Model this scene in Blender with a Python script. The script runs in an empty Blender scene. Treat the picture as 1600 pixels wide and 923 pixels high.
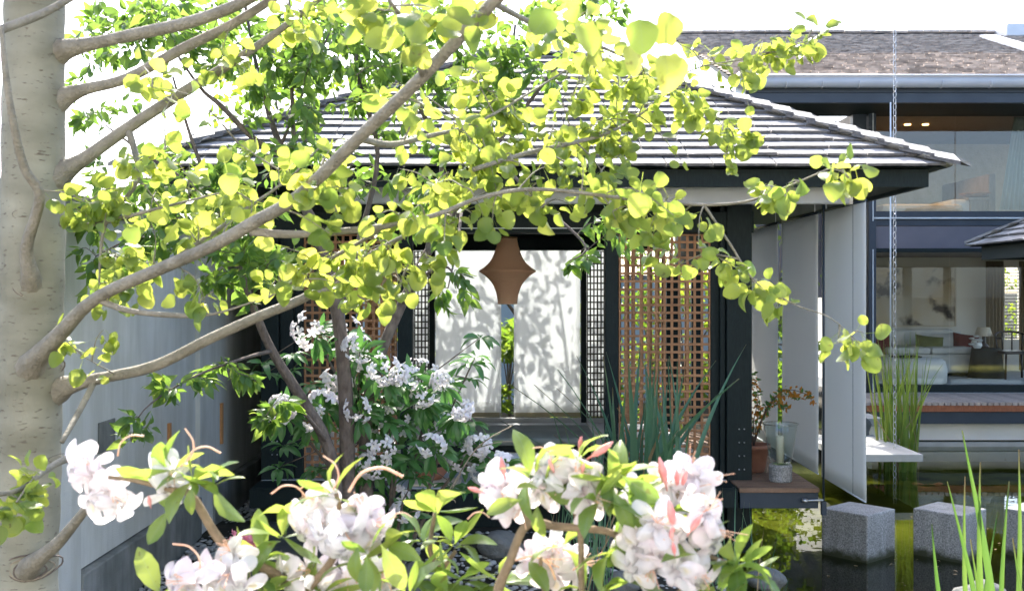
import bpy, math, random
import numpy as np
from mathutils import Vector, Matrix

# ------------------------------------------------------------------ camera, world, sun, exposure
S = bpy.context.scene
FPX, CX, CY, EYE = 1700.0, 800.0, 455.0, 2.10
cam_d = bpy.data.cameras.new('camera'); cam = bpy.data.objects.new('camera', cam_d)
S.collection.objects.link(cam); S.camera = cam
cam.location = (0, 0, EYE); cam.rotation_euler = (math.radians(90), 0, 0)
cam_d.sensor_width = 36; cam_d.lens = FPX / 1600 * 36
cam_d.shift_y = -(461.5 - CY) / 1600
cam_d.clip_end = 2000; cam_d.clip_start = 0.05
cam_d.dof.use_dof = True; cam_d.dof.focus_distance = 5.5; cam_d.dof.aperture_fstop = 9.0

SUN_EL, SUN_AZ = math.radians(47), math.radians(-14)      # behind the pavilion, a little to the left
SUNV = Vector((math.sin(SUN_AZ) * math.cos(SUN_EL), math.cos(SUN_AZ) * math.cos(SUN_EL), math.sin(SUN_EL)))
world = bpy.data.worlds.new('World'); S.world = world; world.use_nodes = True
wn = world.node_tree; bg = wn.nodes['Background']
sky = wn.nodes.new('ShaderNodeTexSky'); sky.sky_type = 'NISHITA'; sky.sun_disc = False
sky.sun_elevation = SUN_EL; sky.sun_rotation = SUN_AZ; sky.air_density = 0.75; sky.dust_density = 2.5; sky.ozone_density = 0.4
wn.links.new(sky.outputs[0], bg.inputs[0]); bg.inputs[1].default_value = 0.15
sun_d = bpy.data.lights.new('sun', 'SUN'); sun_d.energy = 2.5; sun_d.angle = math.radians(0.5); sun_d.color = (1, 0.95, 0.86)
sun = bpy.data.objects.new('sun', sun_d); S.collection.objects.link(sun)
sun.rotation_euler = (-SUNV).to_track_quat('-Z', 'Y').to_euler()
vs = S.view_settings
vs.view_transform = 'Standard'; vs.look = 'None'; vs.gamma = 1.0; vs.exposure = 2.35; vs.use_curve_mapping = False
S.cycles.max_bounces = 8; S.cycles.diffuse_bounces = 4; S.cycles.transmission_bounces = 6; S.cycles.transparent_max_bounces = 12
S.cycles.glossy_bounces = 4; S.cycles.caustics_reflective = False; S.cycles.caustics_refractive = False
S.cycles.use_denoising = True; S.cycles.sample_clamp_indirect = 6

# ------------------------------------------------------------------ helpers
COL = S.collection
rng = np.random.default_rng(7); random.seed(7)
WM = {}
def at(px, py, d): return Vector(((px - CX) / FPX * d, d, EYE - (py - CY) / FPX * d))
def PX(px, d): return (px - CX) / FPX * d
def PZ(py, d): return EYE - (py - CY) / FPX * d
def proj(p): return CX + p[0] / p[1] * FPX, CY - (p[2] - EYE) / p[1] * FPX

def tag(o, label=None, cat=None, group=None, kind=None):
    if label: o['label'] = label
    if cat: o['category'] = cat
    if group: o['group'] = group
    if kind: o['kind'] = kind
    return o
def setp(o, parent, M):
    o.matrix_basis = M
    if parent is not None:
        o.parent = parent; o.matrix_parent_inverse = WM[parent].inverted()
    WM[o] = M
def empty(name, loc, label, cat, group=None):
    o = bpy.data.objects.new(name, None); COL.objects.link(o); o.empty_display_size = 0.1
    setp(o, None, Matrix.Translation(Vector(loc))); return tag(o, label, cat, group)
def inst(name, me, parent, M):
    o = bpy.data.objects.new(name, me); COL.objects.link(o); setp(o, parent, M); return o
def rawmesh(name, V, F, mat, smooth=False):
    me = bpy.data.meshes.new(name); me.from_pydata([tuple(v) for v in V], [], F); 
    if mat is not None: me.materials.append(mat)
    if smooth: me.shade_smooth()
    me.update(); return me
class MB:
    def __init__(s): s.V = []; s.F = []
    def add(s, V, F):
        b = len(s.V); s.V += [Vector(v) for v in V]; s.F += [tuple(i + b for i in f) for f in F]; return s
    def box(s, x0, x1, y0, y1, z0, z1, M=None):
        V = [Vector((x, y, z)) for z in (z0, z1) for y in (y0, y1) for x in (x0, x1)]
        if M is not None: V = [M @ v for v in V]
        return s.add(V, [(0, 2, 3, 1), (4, 5, 7, 6), (0, 1, 5, 4), (2, 6, 7, 3), (0, 4, 6, 2), (1, 3, 7, 5)])
    def bar(s, a, b, w, h):
        a, b = Vector(a), Vector(b); d = (b - a); L = d.length; d.normalize()
        up = Vector((0, 0, 1)) if abs(d.z) < 0.95 else Vector((0, 1, 0))
        x = d.cross(up).normalized(); z = x.cross(d)
        M = Matrix((x, d, z)).transposed().to_4x4(); M.translation = a
        return s.box(-w / 2, w / 2, 0, L, -h / 2, h / 2, M)
    def tube(s, P, R, n=8, cap=True):
        P = [Vector(p) for p in P]
        if not hasattr(R, '__len__'): R = [R] * len(P)
        t0 = (P[1] - P[0]).normalized(); u = t0.orthogonal().normalized(); b = len(s.V)
        for i, p in enumerate(P):
            t = (P[min(i + 1, len(P) - 1)] - P[max(i - 1, 0)])
            t = t.normalized() if t.length > 1e-9 else t0
            u = (u - t * u.dot(t)); u = u.normalized() if u.length > 1e-6 else t.orthogonal().normalized()
            w = t.cross(u)
            for k in range(n):
                a = 2 * math.pi * k / n; s.V.append(p + (u * math.cos(a) + w * math.sin(a)) * R[i])
        for i in range(len(P) - 1):
            for k in range(n):
                s.F.append((b + i * n + k, b + i * n + (k + 1) % n, b + (i + 1) * n + (k + 1) % n, b + (i + 1) * n + k))
        if cap:
            s.F.append(tuple(b + k for k in range(n))[::-1]); e = b + (len(P) - 1) * n; s.F.append(tuple(e + k for k in range(n)))
        return s
    def lathe(s, c, prof, n=20, cap=True):
        c = Vector(c); b = len(s.V)
        for r, z in prof:
            for k in range(n):
                a = 2 * math.pi * k / n; s.V.append(c + Vector((r * math.cos(a), r * math.sin(a), z)))
        for i in range(len(prof) - 1):
            for k in range(n): s.F.append((b + i * n + k, b + i * n + (k + 1) % n, b + (i + 1) * n + (k + 1) % n, b + (i + 1) * n + k))
        if cap:
            s.F.append(tuple(b + k for k in range(n))[::-1]); e = b + (len(prof) - 1) * n; s.F.append(tuple(e + k for k in range(n)))
        return s
    def build(s, name, mat, parent=None, smooth=False, bevel=0, kind=None):
        n = np.array([tuple(v) for v in s.V]); lo, hi = n.min(0), n.max(0)
        c = Vector(((lo[0] + hi[0]) / 2, (lo[1] + hi[1]) / 2, lo[2]))
        me = rawmesh(name, [v - c for v in s.V], s.F, mat, smooth)
        o = bpy.data.objects.new(name, me); COL.objects.link(o); setp(o, parent, Matrix.Translation(c))
        if bevel:
            m = o.modifiers.new('bevel', 'BEVEL'); m.width = bevel; m.segments = 2; m.limit_method = 'ANGLE'
        if kind: o['kind'] = kind
        return o
def box(name, mat, parent, x0, x1, y0, y1, z0, z1, bevel=0): return MB().box(x0, x1, y0, y1, z0, z1).build(name, mat, parent, bevel=bevel)
def smoothpath(P, sub=5):
    """Catmull-Rom through points; entries (x,y,z,r)"""
    P = [np.array(p, float) for p in P]; out = []
    for i in range(len(P) - 1):
        p0, p1, p2, p3 = P[max(i - 1, 0)], P[i], P[i + 1], P[min(i + 2, len(P) - 1)]
        for k in range(sub):
            t = k / sub
            out.append(0.5 * ((2 * p1) + (-p0 + p2) * t + (2 * p0 - 5 * p1 + 4 * p2 - p3) * t * t + (-p0 + 3 * p1 - 3 * p2 + p3) * t ** 3))
    out.append(P[-1]); return out
def pxpath(L):
    """list of (px,py,D,radius_px) -> world rows (x,y,z,r)"""
    return [tuple(at(a, b, d)) + (r / FPX * d,) for a, b, d, r in L]
def joined(name, me_list, Ms, mat, parent, kind='stuff', idx=None):
    """bake many transformed copies of base meshes into one mesh"""
    base = []; LU = []; UU = []
    for me in me_list:
        v = np.empty(len(me.vertices) * 3); me.vertices.foreach_get('co', v)
        base.append((v.reshape(-1, 3), [tuple(p.vertices) for p in me.polygons]))
        if 'luv' in me.attributes:
            u = np.empty(len(me.vertices) * 3); me.attributes['luv'].data.foreach_get('vector', u); LU.append(u.reshape(-1, 3))
    VV = []; FF = []; off = 0
    for k, M in enumerate(Ms):
        v, f = base[(idx[k] if idx is not None else k) % len(base)]
        if LU: UU.append(LU[(idx[k] if idx is not None else k) % len(LU)])
        m = np.array(M); VV.append(v @ m[:3, :3].T + m[:3, 3])
        FF += [tuple(i + off for i in q) for q in f]; off += len(v)
    VV = np.concatenate(VV); lo, hi = VV.min(0), VV.max(0)
    c = np.array([(lo[0] + hi[0]) / 2, (lo[1] + hi[1]) / 2, lo[2]])
    me = bpy.data.meshes.new(name); me.from_pydata((VV - c).tolist(), [], FF); me.materials.append(mat); me.shade_smooth()
    if UU: me.attributes.new('luv', 'FLOAT_VECTOR', 'POINT').data.foreach_set('vector', np.concatenate(UU).ravel())
    o = bpy.data.objects.new(name, me); COL.objects.link(o); setp(o, parent, Matrix.Translation(Vector(c)))
    if kind: o['kind'] = kind
    return o

# ------------------------------------------------------------------ materials
def _nt(name):
    m = bpy.data.materials.new(name); m.use_nodes = True; return m, m.node_tree, m.node_tree.nodes, m.node_tree.links
def mat(name, c1, c2=None, scale=6.0, rough=0.6, bump=0.0, bscale=None, spec=0.4, stretch=(1, 1, 1), rand=0.0, stain=0.0, metal=0.0, detail=5.0, coat=0.0, world_co=True):
    m, nt, N, L = _nt(name); b = N['Principled BSDF']
    b.inputs['Roughness'].default_value = rough; b.inputs['Specular IOR Level'].default_value = spec; b.inputs['Metallic'].default_value = metal
    b.inputs['Coat Weight'].default_value = coat
    c2 = c2 or tuple(x * 0.75 for x in c1)
    if world_co:
        g = N.new('ShaderNodeNewGeometry'); src = g.outputs['Position']
    else:
        g = N.new('ShaderNodeTexCoord'); src = g.outputs['Object']
    mp = N.new('ShaderNodeMapping'); mp.inputs['Scale'].default_value = stretch; L.new(src, mp.inputs['Vector'])
    n = N.new('ShaderNodeTexNoise'); n.inputs['Scale'].default_value = scale; n.inputs['Detail'].default_value = detail; L.new(mp.outputs[0], n.inputs['Vector'])
    r = N.new('ShaderNodeValToRGB'); r.color_ramp.elements[0].position = 0.3; r.color_ramp.elements[1].position = 0.7
    r.color_ramp.elements[0].color = (*c2, 1); r.color_ramp.elements[1].color = (*c1, 1); L.new(n.outputs['Fac'], r.inputs['Fac'])
    out = r.outputs['Color']
    if rand:
        oi = N.new('ShaderNodeObjectInfo'); h = N.new('ShaderNodeHueSaturation')
        mr = N.new('ShaderNodeMapRange'); mr.inputs['To Min'].default_value = 1 - rand; mr.inputs['To Max'].default_value = 1 + rand
        L.new(oi.outputs['Random'], mr.inputs['Value']); L.new(mr.outputs[0], h.inputs['Value']); L.new(out, h.inputs['Color']); out = h.outputs['Color']
    if stain:
        mp2 = N.new('ShaderNodeMapping'); mp2.inputs['Scale'].default_value = (2.6, 2.6, .35); L.new(src, mp2.inputs['Vector'])
        n4 = N.new('ShaderNodeTexNoise'); n4.inputs['Scale'].default_value = 2.2; n4.inputs['Detail'].default_value = 7; n4.inputs['Roughness'].default_value = .65; L.new(mp2.outputs[0], n4.inputs['Vector'])
        r4 = N.new('ShaderNodeValToRGB'); r4.color_ramp.elements[0].position = .42; r4.color_ramp.elements[1].position = .62; v4 = 1 - stain; r4.color_ramp.elements[0].color = (v4, v4, v4 * .97, 1); r4.color_ramp.elements[1].color = (1, 1, 1, 1); L.new(n4.outputs[0], r4.inputs[0])
        m4 = N.new('ShaderNodeMix'); m4.data_type = 'RGBA'; m4.blend_type = 'MULTIPLY'; m4.inputs[0].default_value = 1; L.new(out, m4.inputs[6]); L.new(r4.outputs[0], m4.inputs[7]); out = m4.outputs[2]
    L.new(out, b.inputs['Base Color'])
    if bump:
        n2 = N.new('ShaderNodeTexNoise'); n2.inputs['Scale'].default_value = bscale or scale * 3; n2.inputs['Detail'].default_value = 6; L.new(mp.outputs[0], n2.inputs['Vector'])
        bp = N.new('ShaderNodeBump'); bp.inputs['Strength'].default_value = bump; bp.inputs['Distance'].default_value = 0.02
        L.new(n2.outputs['Fac'], bp.inputs['Height']); L.new(bp.outputs[0], b.inputs['Normal'])
    return m
def leafmat(name, c1, c2, t1, t2, mix=0.5, rough=0.35, spec=0.5, vein=False, tipc=None):
    m, nt, N, L = _nt(name); b = N['Principled BSDF']; out = N['Material Output']
    b.inputs['Roughness'].default_value = rough; b.inputs['Specular IOR Level'].default_value = spec
    oi = N.new('ShaderNodeObjectInfo'); g = N.new('ShaderNodeNewGeometry')
    n = N.new('ShaderNodeTexNoise'); n.inputs['Scale'].default_value = 9; n.inputs['Detail'].default_value = 2; L.new(g.outputs['Position'], n.inputs['Vector'])
    ad = N.new('ShaderNodeMath'); ad.operation = 'ADD'; L.new(oi.outputs['Random'], ad.inputs[0]); L.new(n.outputs['Fac'], ad.inputs[1])
    mu = N.new('ShaderNodeMath'); mu.operation = 'MULTIPLY_ADD'; mu.inputs[1].default_value = 0.8; mu.inputs[2].default_value = -0.3; L.new(ad.outputs[0], mu.inputs[0])
    def ramp(a, c):
        r = N.new('ShaderNodeValToRGB'); r.color_ramp.elements[0].color = (*a, 1); r.color_ramp.elements[1].color = (*c, 1); L.new(mu.outputs[0], r.inputs['Fac']); return r
    r1 = ramp(c1, c2); r2 = ramp(t1, t2)
    o1, o2 = r1.outputs[0], r2.outputs[0]
    def math_(op, a, b_=None, c_=None):
        q = N.new('ShaderNodeMath'); q.operation = op
        for i_, v_ in enumerate((a, b_, c_)):
            if v_ is None: continue
            if isinstance(v_, (int, float)): q.inputs[i_].default_value = v_
            else: L.new(v_, q.inputs[i_])
        return q.outputs[0]
    if vein:
        at_ = N.new('ShaderNodeAttribute'); at_.attribute_name = 'luv'; sp = N.new('ShaderNodeSeparateXYZ'); L.new(at_.outputs['Vector'], sp.inputs[0])
        ax = math_('ABSOLUTE', sp.outputs[0]); mid = math_('LESS_THAN', ax, .013)
        ph = math_('MULTIPLY', math_('SUBTRACT', sp.outputs[1], math_('MULTIPLY', ax, .75)), 46.0); sv = math_('POWER', math_('MAXIMUM', math_('SINE', ph), 0.0), 9.0)
        vv = math_('MAXIMUM', mid, math_('MULTIPLY', sv, .75))
        nb = N.new('ShaderNodeTexNoise'); nb.inputs['Scale'].default_value = 55; nb.inputs['Detail'].default_value = 3; L.new(g.outputs['Position'], nb.inputs['Vector'])
        blot = math_('MULTIPLY', math_('GREATER_THAN', nb.outputs['Fac'], .69), .6)
        for k_, cc in ((0, (.75, .80, .55)), (1, (.55, .62, .42))):
            mxv = N.new('ShaderNodeMix'); mxv.data_type = 'RGBA'; mxv.blend_type = 'MULTIPLY' if k_ else 'MIX'
            L.new(math_('MULTIPLY', vv, .55 if k_ else .16), mxv.inputs[0]); L.new((o1, o2)[k_], mxv.inputs[6]); mxv.inputs[7].default_value = (*cc, 1)
            mxb = N.new('ShaderNodeMix'); mxb.data_type = 'RGBA'; L.new(blot, mxb.inputs[0]); L.new(mxv.outputs[2], mxb.inputs[6]); mxb.inputs[7].default_value = (.16, .13, .03, 1)
            if k_: o2 = mxb.outputs[2]
            else: o1 = mxb.outputs[2]
    if tipc:
        tc_ = N.new('ShaderNodeTexCoord'); sp = N.new('ShaderNodeSeparateXYZ'); L.new(tc_.outputs['Generated'], sp.inputs[0])
        mr_ = N.new('ShaderNodeMapRange'); mr_.inputs['From Min'].default_value = .98; mr_.inputs['From Max'].default_value = 1.08; L.new(math_('ADD', sp.outputs[2], math_('MULTIPLY', oi.outputs['Random'], .1)), mr_.inputs['Value'])
        for k_ in (0, 1):
            mxt = N.new('ShaderNodeMix'); mxt.data_type = 'RGBA'; L.new(mr_.outputs[0], mxt.inputs[0]); L.new((o1, o2)[k_], mxt.inputs[6]); mxt.inputs[7].default_value = (*tipc, 1)
            if k_: o2 = mxt.outputs[2]
            else: o1 = mxt.outputs[2]
    L.new(o1, b.inputs['Base Color'])
    t = N.new('ShaderNodeBsdfTranslucent'); L.new(o2, t.inputs['Color'])
    mx = N.new('ShaderNodeMixShader'); mx.inputs[0].default_value = mix
    L.new(b.outputs[0], mx.inputs[1]); L.new(t.outputs[0], mx.inputs[2]); L.new(mx.outputs[0], out.inputs['Surface'])
    n3 = N.new('ShaderNodeTexNoise'); n3.inputs['Scale'].default_value = 160; L.new(g.outputs['Position'], n3.inputs['Vector'])
    bp = N.new('ShaderNodeBump'); bp.inputs['Strength'].default_value = 0.25; bp.inputs['Distance'].default_value = 0.002; L.new(n3.outputs['Fac'], bp.inputs['Height']); L.new(bp.outputs[0], b.inputs['Normal'])
    return m
def fabric(name, c, t, mix, weave=900):
    m, nt, N, L = _nt(name); b = N['Principled BSDF']; out = N['Material Output']
    b.inputs['Roughness'].default_value = 0.85; b.inputs['Specular IOR Level'].default_value = 0.15
    g = N.new('ShaderNodeNewGeometry'); n = N.new('ShaderNodeTexNoise'); n.inputs['Scale'].default_value = 2.5; n.inputs['Detail'].default_value = 8; L.new(g.outputs['Position'], n.inputs['Vector'])
    r = N.new('ShaderNodeValToRGB'); r.color_ramp.elements[0].color = (*[x * .92 for x in c], 1); r.color_ramp.elements[1].color = (*c, 1); L.new(n.outputs['Fac'], r.inputs[0]); L.new(r.outputs[0], b.inputs['Base Color'])
    n2 = N.new('ShaderNodeTexNoise'); n2.inputs['Scale'].default_value = weave; L.new(g.outputs['Position'], n2.inputs['Vector'])
    bp = N.new('ShaderNodeBump'); bp.inputs['Strength'].default_value = 0.3; bp.inputs['Distance'].default_value = 0.002; L.new(n2.outputs['Fac'], bp.inputs['Height']); L.new(bp.outputs[0], b.inputs['Normal'])
    t_ = N.new('ShaderNodeBsdfTranslucent'); t_.inputs['Color'].default_value = (*t, 1)
    mx = N.new('ShaderNodeMixShader'); mx.inputs[0].default_value = mix
    L.new(b.outputs[0], mx.inputs[1]); L.new(t_.outputs[0], mx.inputs[2]); L.new(mx.outputs[0], out.inputs['Surface']); return m
def clear(name, tint, ior, rough=0.0, bump=0.0, bscale=3.0):
    m, nt, N, L = _nt(name); N.remove(N['Principled BSDF']); out = N['Material Output']
    tr = N.new('ShaderNodeBsdfTransparent'); tr.inputs['Color'].default_value = (*tint, 1)
    gl = N.new('ShaderNodeBsdfGlossy'); gl.inputs['Roughness'].default_value = rough
    fr = N.new('ShaderNodeLayerWeight'); fr.inputs['Blend'].default_value = .5
    pw = N.new('ShaderNodeMath'); pw.operation = 'POWER'; pw.inputs[1].default_value = 5.0; L.new(fr.outputs['Facing'], pw.inputs[0])
    f0 = ((ior - 1) / (ior + 1)) ** 2
    ma = N.new('ShaderNodeMath'); ma.operation = 'MULTIPLY_ADD'; ma.inputs[1].default_value = 1 - f0; ma.inputs[2].default_value = f0; L.new(pw.outputs[0], ma.inputs[0])
    mx = N.new('ShaderNodeMixShader'); L.new(ma.outputs[0], mx.inputs[0]); L.new(tr.outputs[0], mx.inputs[1]); L.new(gl.outputs[0], mx.inputs[2]); L.new(mx.outputs[0], out.inputs['Surface'])
    if bump:
        g = N.new('ShaderNodeNewGeometry'); n = N.new('ShaderNodeTexNoise'); n.inputs['Scale'].default_value = bscale; n.inputs['Detail'].default_value = 3; L.new(g.outputs['Position'], n.inputs['Vector'])
        bp = N.new('ShaderNodeBump'); bp.inputs['Strength'].default_value = bump; bp.inputs['Distance'].default_value = 0.02; L.new(n.outputs['Fac'], bp.inputs['Height'])
        L.new(bp.outputs[0], gl.inputs['Normal']); L.new(bp.outputs[0], fr.inputs['Normal'])
    return m
def barkmat():
    m, nt, N, L = _nt('aspen_bark'); b = N['Principled BSDF']; b.inputs['Roughness'].default_value = 0.75; b.inputs['Specular IOR Level'].default_value = 0.25
    g = N.new('ShaderNodeNewGeometry')
    def noise(sc, st, det=4):
        mp = N.new('ShaderNodeMapping'); mp.inputs['Scale'].default_value = st; L.new(g.outputs['Position'], mp.inputs['Vector'])
        n = N.new('ShaderNodeTexNoise'); n.inputs['Scale'].default_value = sc; n.inputs['Detail'].default_value = det; L.new(mp.outputs[0], n.inputs['Vector']); return n
    n1 = noise(5, (1, 1, 2)); n2 = noise(46, (.8, .8, 3.2), 2); n3 = noise(90, (1, 1, 1), 5)
    r1 = N.new('ShaderNodeValToRGB'); r1.color_ramp.elements[0].position = .3; r1.color_ramp.elements[1].position = .7
    r1.color_ramp.elements[0].color = (.19, .18, .13, 1); r1.color_ramp.elements[1].color = (.33, .315, .245, 1); L.new(n1.outputs[0], r1.inputs[0])
    r2 = N.new('ShaderNodeValToRGB'); r2.color_ramp.elements[0].position = .63; r2.color_ramp.elements[1].position = .72
    L.new(n2.outputs[0], r2.inputs[0])
    mx = N.new('ShaderNodeMix'); mx.data_type = 'RGBA'; L.new(r2.outputs[0], mx.inputs[0]); L.new(r1.outputs[0], mx.inputs[6]); mx.inputs[7].default_value = (.15, .125, .095, 1)
    L.new(mx.outputs[2], b.inputs['Base Color'])
    ad = N.new('ShaderNodeMath'); ad.operation = 'MULTIPLY_ADD'; ad.inputs[1].default_value = .35; L.new(n3.outputs[0], ad.inputs[0]); L.new(r2.outputs[0], ad.inputs[2])
    bp = N.new('ShaderNodeBump'); bp.inputs['Strength'].default_value = .5; bp.inputs['Distance'].default_value = .006; L.new(ad.outputs[0], bp.inputs['Height']); L.new(bp.outputs[0], b.inputs['Normal'])
    return m
def petalmat(name, base, tip, blotch, mix=0.5):
    m, nt, N, L = _nt(name); b = N['Principled BSDF']; out = N['Material Output']; b.inputs['Roughness'].default_value = .55; b.inputs['Specular IOR Level'].default_value = .2
    a = N.new('ShaderNodeAttribute'); a.attribute_name = 'rad'; bl = N.new('ShaderNodeAttribute'); bl.attribute_name = 'blotch'
    oi = N.new('ShaderNodeObjectInfo')
    r = N.new('ShaderNodeValToRGB'); r.color_ramp.elements[0].color = (*tip, 1); r.color_ramp.elements[1].color = (*tip, 1)
    r.color_ramp.elements[0].position = .05; e = r.color_ramp.elements.new(.45); e.color = (*base, 1); r.color_ramp.elements[2].position = 1.0
    L.new(a.outputs['Fac'], r.inputs[0])
    mx0 = N.new('ShaderNodeMix'); mx0.data_type = 'RGBA'; L.new(oi.outputs['Random'], mx0.inputs[0]); L.new(r.outputs[0], mx0.inputs[6]); mx0.inputs[7].default_value = (*base, 1)
    mx1 = N.new('ShaderNodeMix'); mx1.data_type = 'RGBA'; L.new(bl.outputs['Fac'], mx1.inputs[0]); L.new(mx0.outputs[2], mx1.inputs[6]); mx1.inputs[7].default_value = (*blotch, 1)
    L.new(mx1.outputs[2], b.inputs['Base Color'])
    t = N.new('ShaderNodeBsdfTranslucent'); L.new(mx1.outputs[2], t.inputs['Color']); ms = N.new('ShaderNodeMixShader'); ms.inputs[0].default_value = mix
    L.new(b.outputs[0], ms.inputs[1]); L.new(t.outputs[0], ms.inputs[2]); L.new(ms.outputs[0], out.inputs['Surface']); return m

M = dict(
    dark=mat('dark_stained_wood', (.013, .023, .023), (.008, .014, .015), 20, .6, .15, 60, .18, (6, 6, 1)),
    navy=mat('blue_black_painted_metal', (.036, .050, .068), (.026, .038, .054), 4, .45, .05, 40, .3),
    mauve=mat('grey_mauve_cladding', (.13, .125, .15), (.10, .10, .125), 3, .5, .06, 50),
    brown=mat('red_brown_cedar', (.40, .21, .105), (.27, .135, .065), 12, .6, .2, 60, .3, (1, 1, 1), .15),
    black=mat('black_brown_lath', (.035, .028, .02), None, 10, .6, .1),
    shingle=mat('weathered_shingle', (.42, .405, .39), (.25, .24, .23), 4, .65, .6, 50, .3, (1, 1, 1), .30, .2),
    shaded_endgrain=mat('shaded_shingle_end_grain', (.19, .18, .175), (.11, .105, .10), 20, .9, .5, 60, .1),
    shake=mat('cedar_shake', (.56, .455, .37), (.30, .245, .20), 5, .75, .6, 60, .3, (2, 1, 1), .35),
    shake2=mat('cedar_shake_field', (.54, .44, .36), (.22, .185, .155), 6, .75, .6, 60, .3),
    zinc=mat('zinc_gutter', (.58, .59, .62), (.48, .50, .53), 3, .4, .05, 30, .5, metal=.25),
    stucco=mat('grey_stucco', (.66, .66, .62), (.56, .56, .53), 2.5, .85, .4, 180, .2, stain=.16),
    plinth=mat('rough_concrete_plinth', (.29, .30, .285), (.18, .19, .18), 5, .9, .5, 120, .2, stain=.3),
    sunslit=mat('painted_sunlight_amber', (.55, .26, .10), None, 9, .5),
    soil=mat('dark_garden_soil', (.045, .042, .034), (.022, .022, .018), 7, .95, .8, 25, .1),
    paver=mat('dark_paving_slab', (.085, .087, .085), (.05, .053, .05), 6, .8, .4, 60, .3, rand=.15),
    pebble=mat('grey_pebbles', (.42, .42, .41), (.18, .182, .18), 17, .7, .3, 60, .4),
    boulder=mat('grey_boulder', (.17, .17, .16), (.08, .085, .08), 6, .85, .6, 40, .3),
    granite=mat('speckled_granite', (.46, .465, .46), (.12, .125, .13), 95, .6, .25, 180, .4, stain=.25),
    slab=mat('pale_concrete_slab', (.46, .46, .44), (.36, .36, .34), 5, .8, .2, 80, .3),
    floor=mat('pale_stone_floor', (.42, .44, .45), (.35, .37, .38), 3, .5, .1, 60, .4),
    bench=mat('grey_green_upholstery', (.26, .27, .23), (.20, .21, .18), 4, .8, .3, 300, .2),
    deck=mat('weathered_deck_board', (.30, .19, .125), (.19, .115, .075), 14, .65, .4, 60, .3, (1, 6, 1), .18),
    redeck=mat('red_deck_board', (.40, .15, .075), (.28, .10, .05), 14, .65, .3, 60, .3, (6, 1, 1), .18),
    paledeck=mat('pale_deck_board', (.52, .45, .40), (.38, .31, .27), 14, .65, .3, 60, .3, (6, 1, 1), .18),  # deck boards paler than the red front rail
    terra=mat('terracotta', (.42, .20, .13), (.32, .15, .10), 9, .8, .2, 60, .2),
    steel=mat('galvanised_steel', (.55, .56, .57), (.40, .41, .42), 12, .35, 0, metal=.8),
    pale=mat('pale_painted_metal', (.62, .68, .72), None, 5, .4),
    cream=mat('cream_wall', (.76, .71, .62), (.70, .65, .56), 2, .9, .05, 60, .2),
    whitewall=mat('white_render', (.76, .75, .70), (.68, .67, .62), 2, .9, .15, 90, .2),
    bluewall=mat('blue_grey_render', (.34, .40, .44), (.30, .36, .40), 2, .9, .1, 60, .2),
    oak=mat('oak_panel', (.30, .245, .195), (.24, .195, .15), 8, .6, .1, 40, .3, (6, 1, 1)),
    sofa=mat('white_sofa_cloth', (.66, .63, .57), (.58, .56, .51), 5, .9, .2, 200, .2),
    olive=mat('olive_cushion_cloth', (.16, .17, .05), None, 6, .9, .2, 200, .1),
    wine=mat('wine_red_cushion_cloth', (.14, .025, .02), None, 6, .9, .2, 200, .1),
    throw=mat('dark_table_cloth', (.03, .035, .03), None, 6, .9, .2, 200, .1),
    linen=mat('tan_linen', (.62, .53, .40), (.54, .45, .33), 8, .9, .4, 30, .1),
    darkwood=mat('dark_chair_wood', (.03, .018, .012), None, 9, .4, 0),
    wax=mat('ivory_wax', (.72, .68, .56), (.68, .63, .50), 4, .5, 0),
    koi=mat('orange_koi', (.75, .16, .03), (.85, .45, .2), 14, .35, 0),
    bark2=mat('grey_brown_bark', (.19, .155, .13), (.095, .075, .063), 30, .85, .7, 70, .2, (1, 1, .5)),
    twig=mat('pale_twig_bark', (.34, .29, .21), (.22, .18, .125), 40, .75, .4, 120, .3),
    azstem=mat('azalea_stem', (.30, .22, .14), (.20, .145, .09), 60, .75, .4, 200, .25),
    bud=mat('pink_bud', (.78, .22, .22), (.80, .42, .38), 60, .5, .05, 300, .3),
    stamen=mat('peach_stamen', (.85, .42, .26), (.85, .60, .42), 60, .5),
    moss=mat('pond_bed', (.15, .155, .035), (.060, .068, .022), 2.2, .95, .6, 20, .1),
    aspen_branch=mat('aspen_branch_bark', (.30, .272, .215), (.18, .162, .125), 24, .7, .5, 120, .3),
)
def wetline(m):
    N = m.node_tree.nodes; L = m.node_tree.links; b = N['Principled BSDF']; old = b.inputs['Base Color'].links[0].from_socket
    g = N.new('ShaderNodeNewGeometry'); sx = N.new('ShaderNodeSeparateXYZ'); L.new(g.outputs['Position'], sx.inputs[0]); n = N.new('ShaderNodeTexNoise'); n.inputs['Scale'].default_value = 14; L.new(g.outputs['Position'], n.inputs['Vector'])
    ad = N.new('ShaderNodeMath'); ad.operation = 'MULTIPLY_ADD'; ad.inputs[1].default_value = -.10; L.new(n.outputs[0], ad.inputs[0]); L.new(sx.outputs['Z'], ad.inputs[2])
    mr = N.new('ShaderNodeMapRange'); mr.inputs['From Min'].default_value = .03; mr.inputs['From Max'].default_value = -.03; L.new(ad.outputs[0], mr.inputs['Value'])
    mx = N.new('ShaderNodeMix'); mx.data_type = 'RGBA'; L.new(mr.outputs[0], mx.inputs[0]); L.new(old, mx.inputs[6]); mx.inputs[7].default_value = (.035, .04, .018, 1); L.new(mx.outputs[2], b.inputs['Base Color'])
wetline(M['granite'])
M['bark'] = barkmat()
M['aspen'] = leafmat('aspen_leaf', (.075, .15, .030), (.13, .21, .045), (.28, .43, .06), (.78, .76, .13), .52, .36, .5, True)
M['tree2'] = leafmat('small_tree_leaf', (.05, .12, .03), (.09, .17, .04), (.19, .36, .05), (.46, .58, .09), .5, .36, .5)
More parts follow.
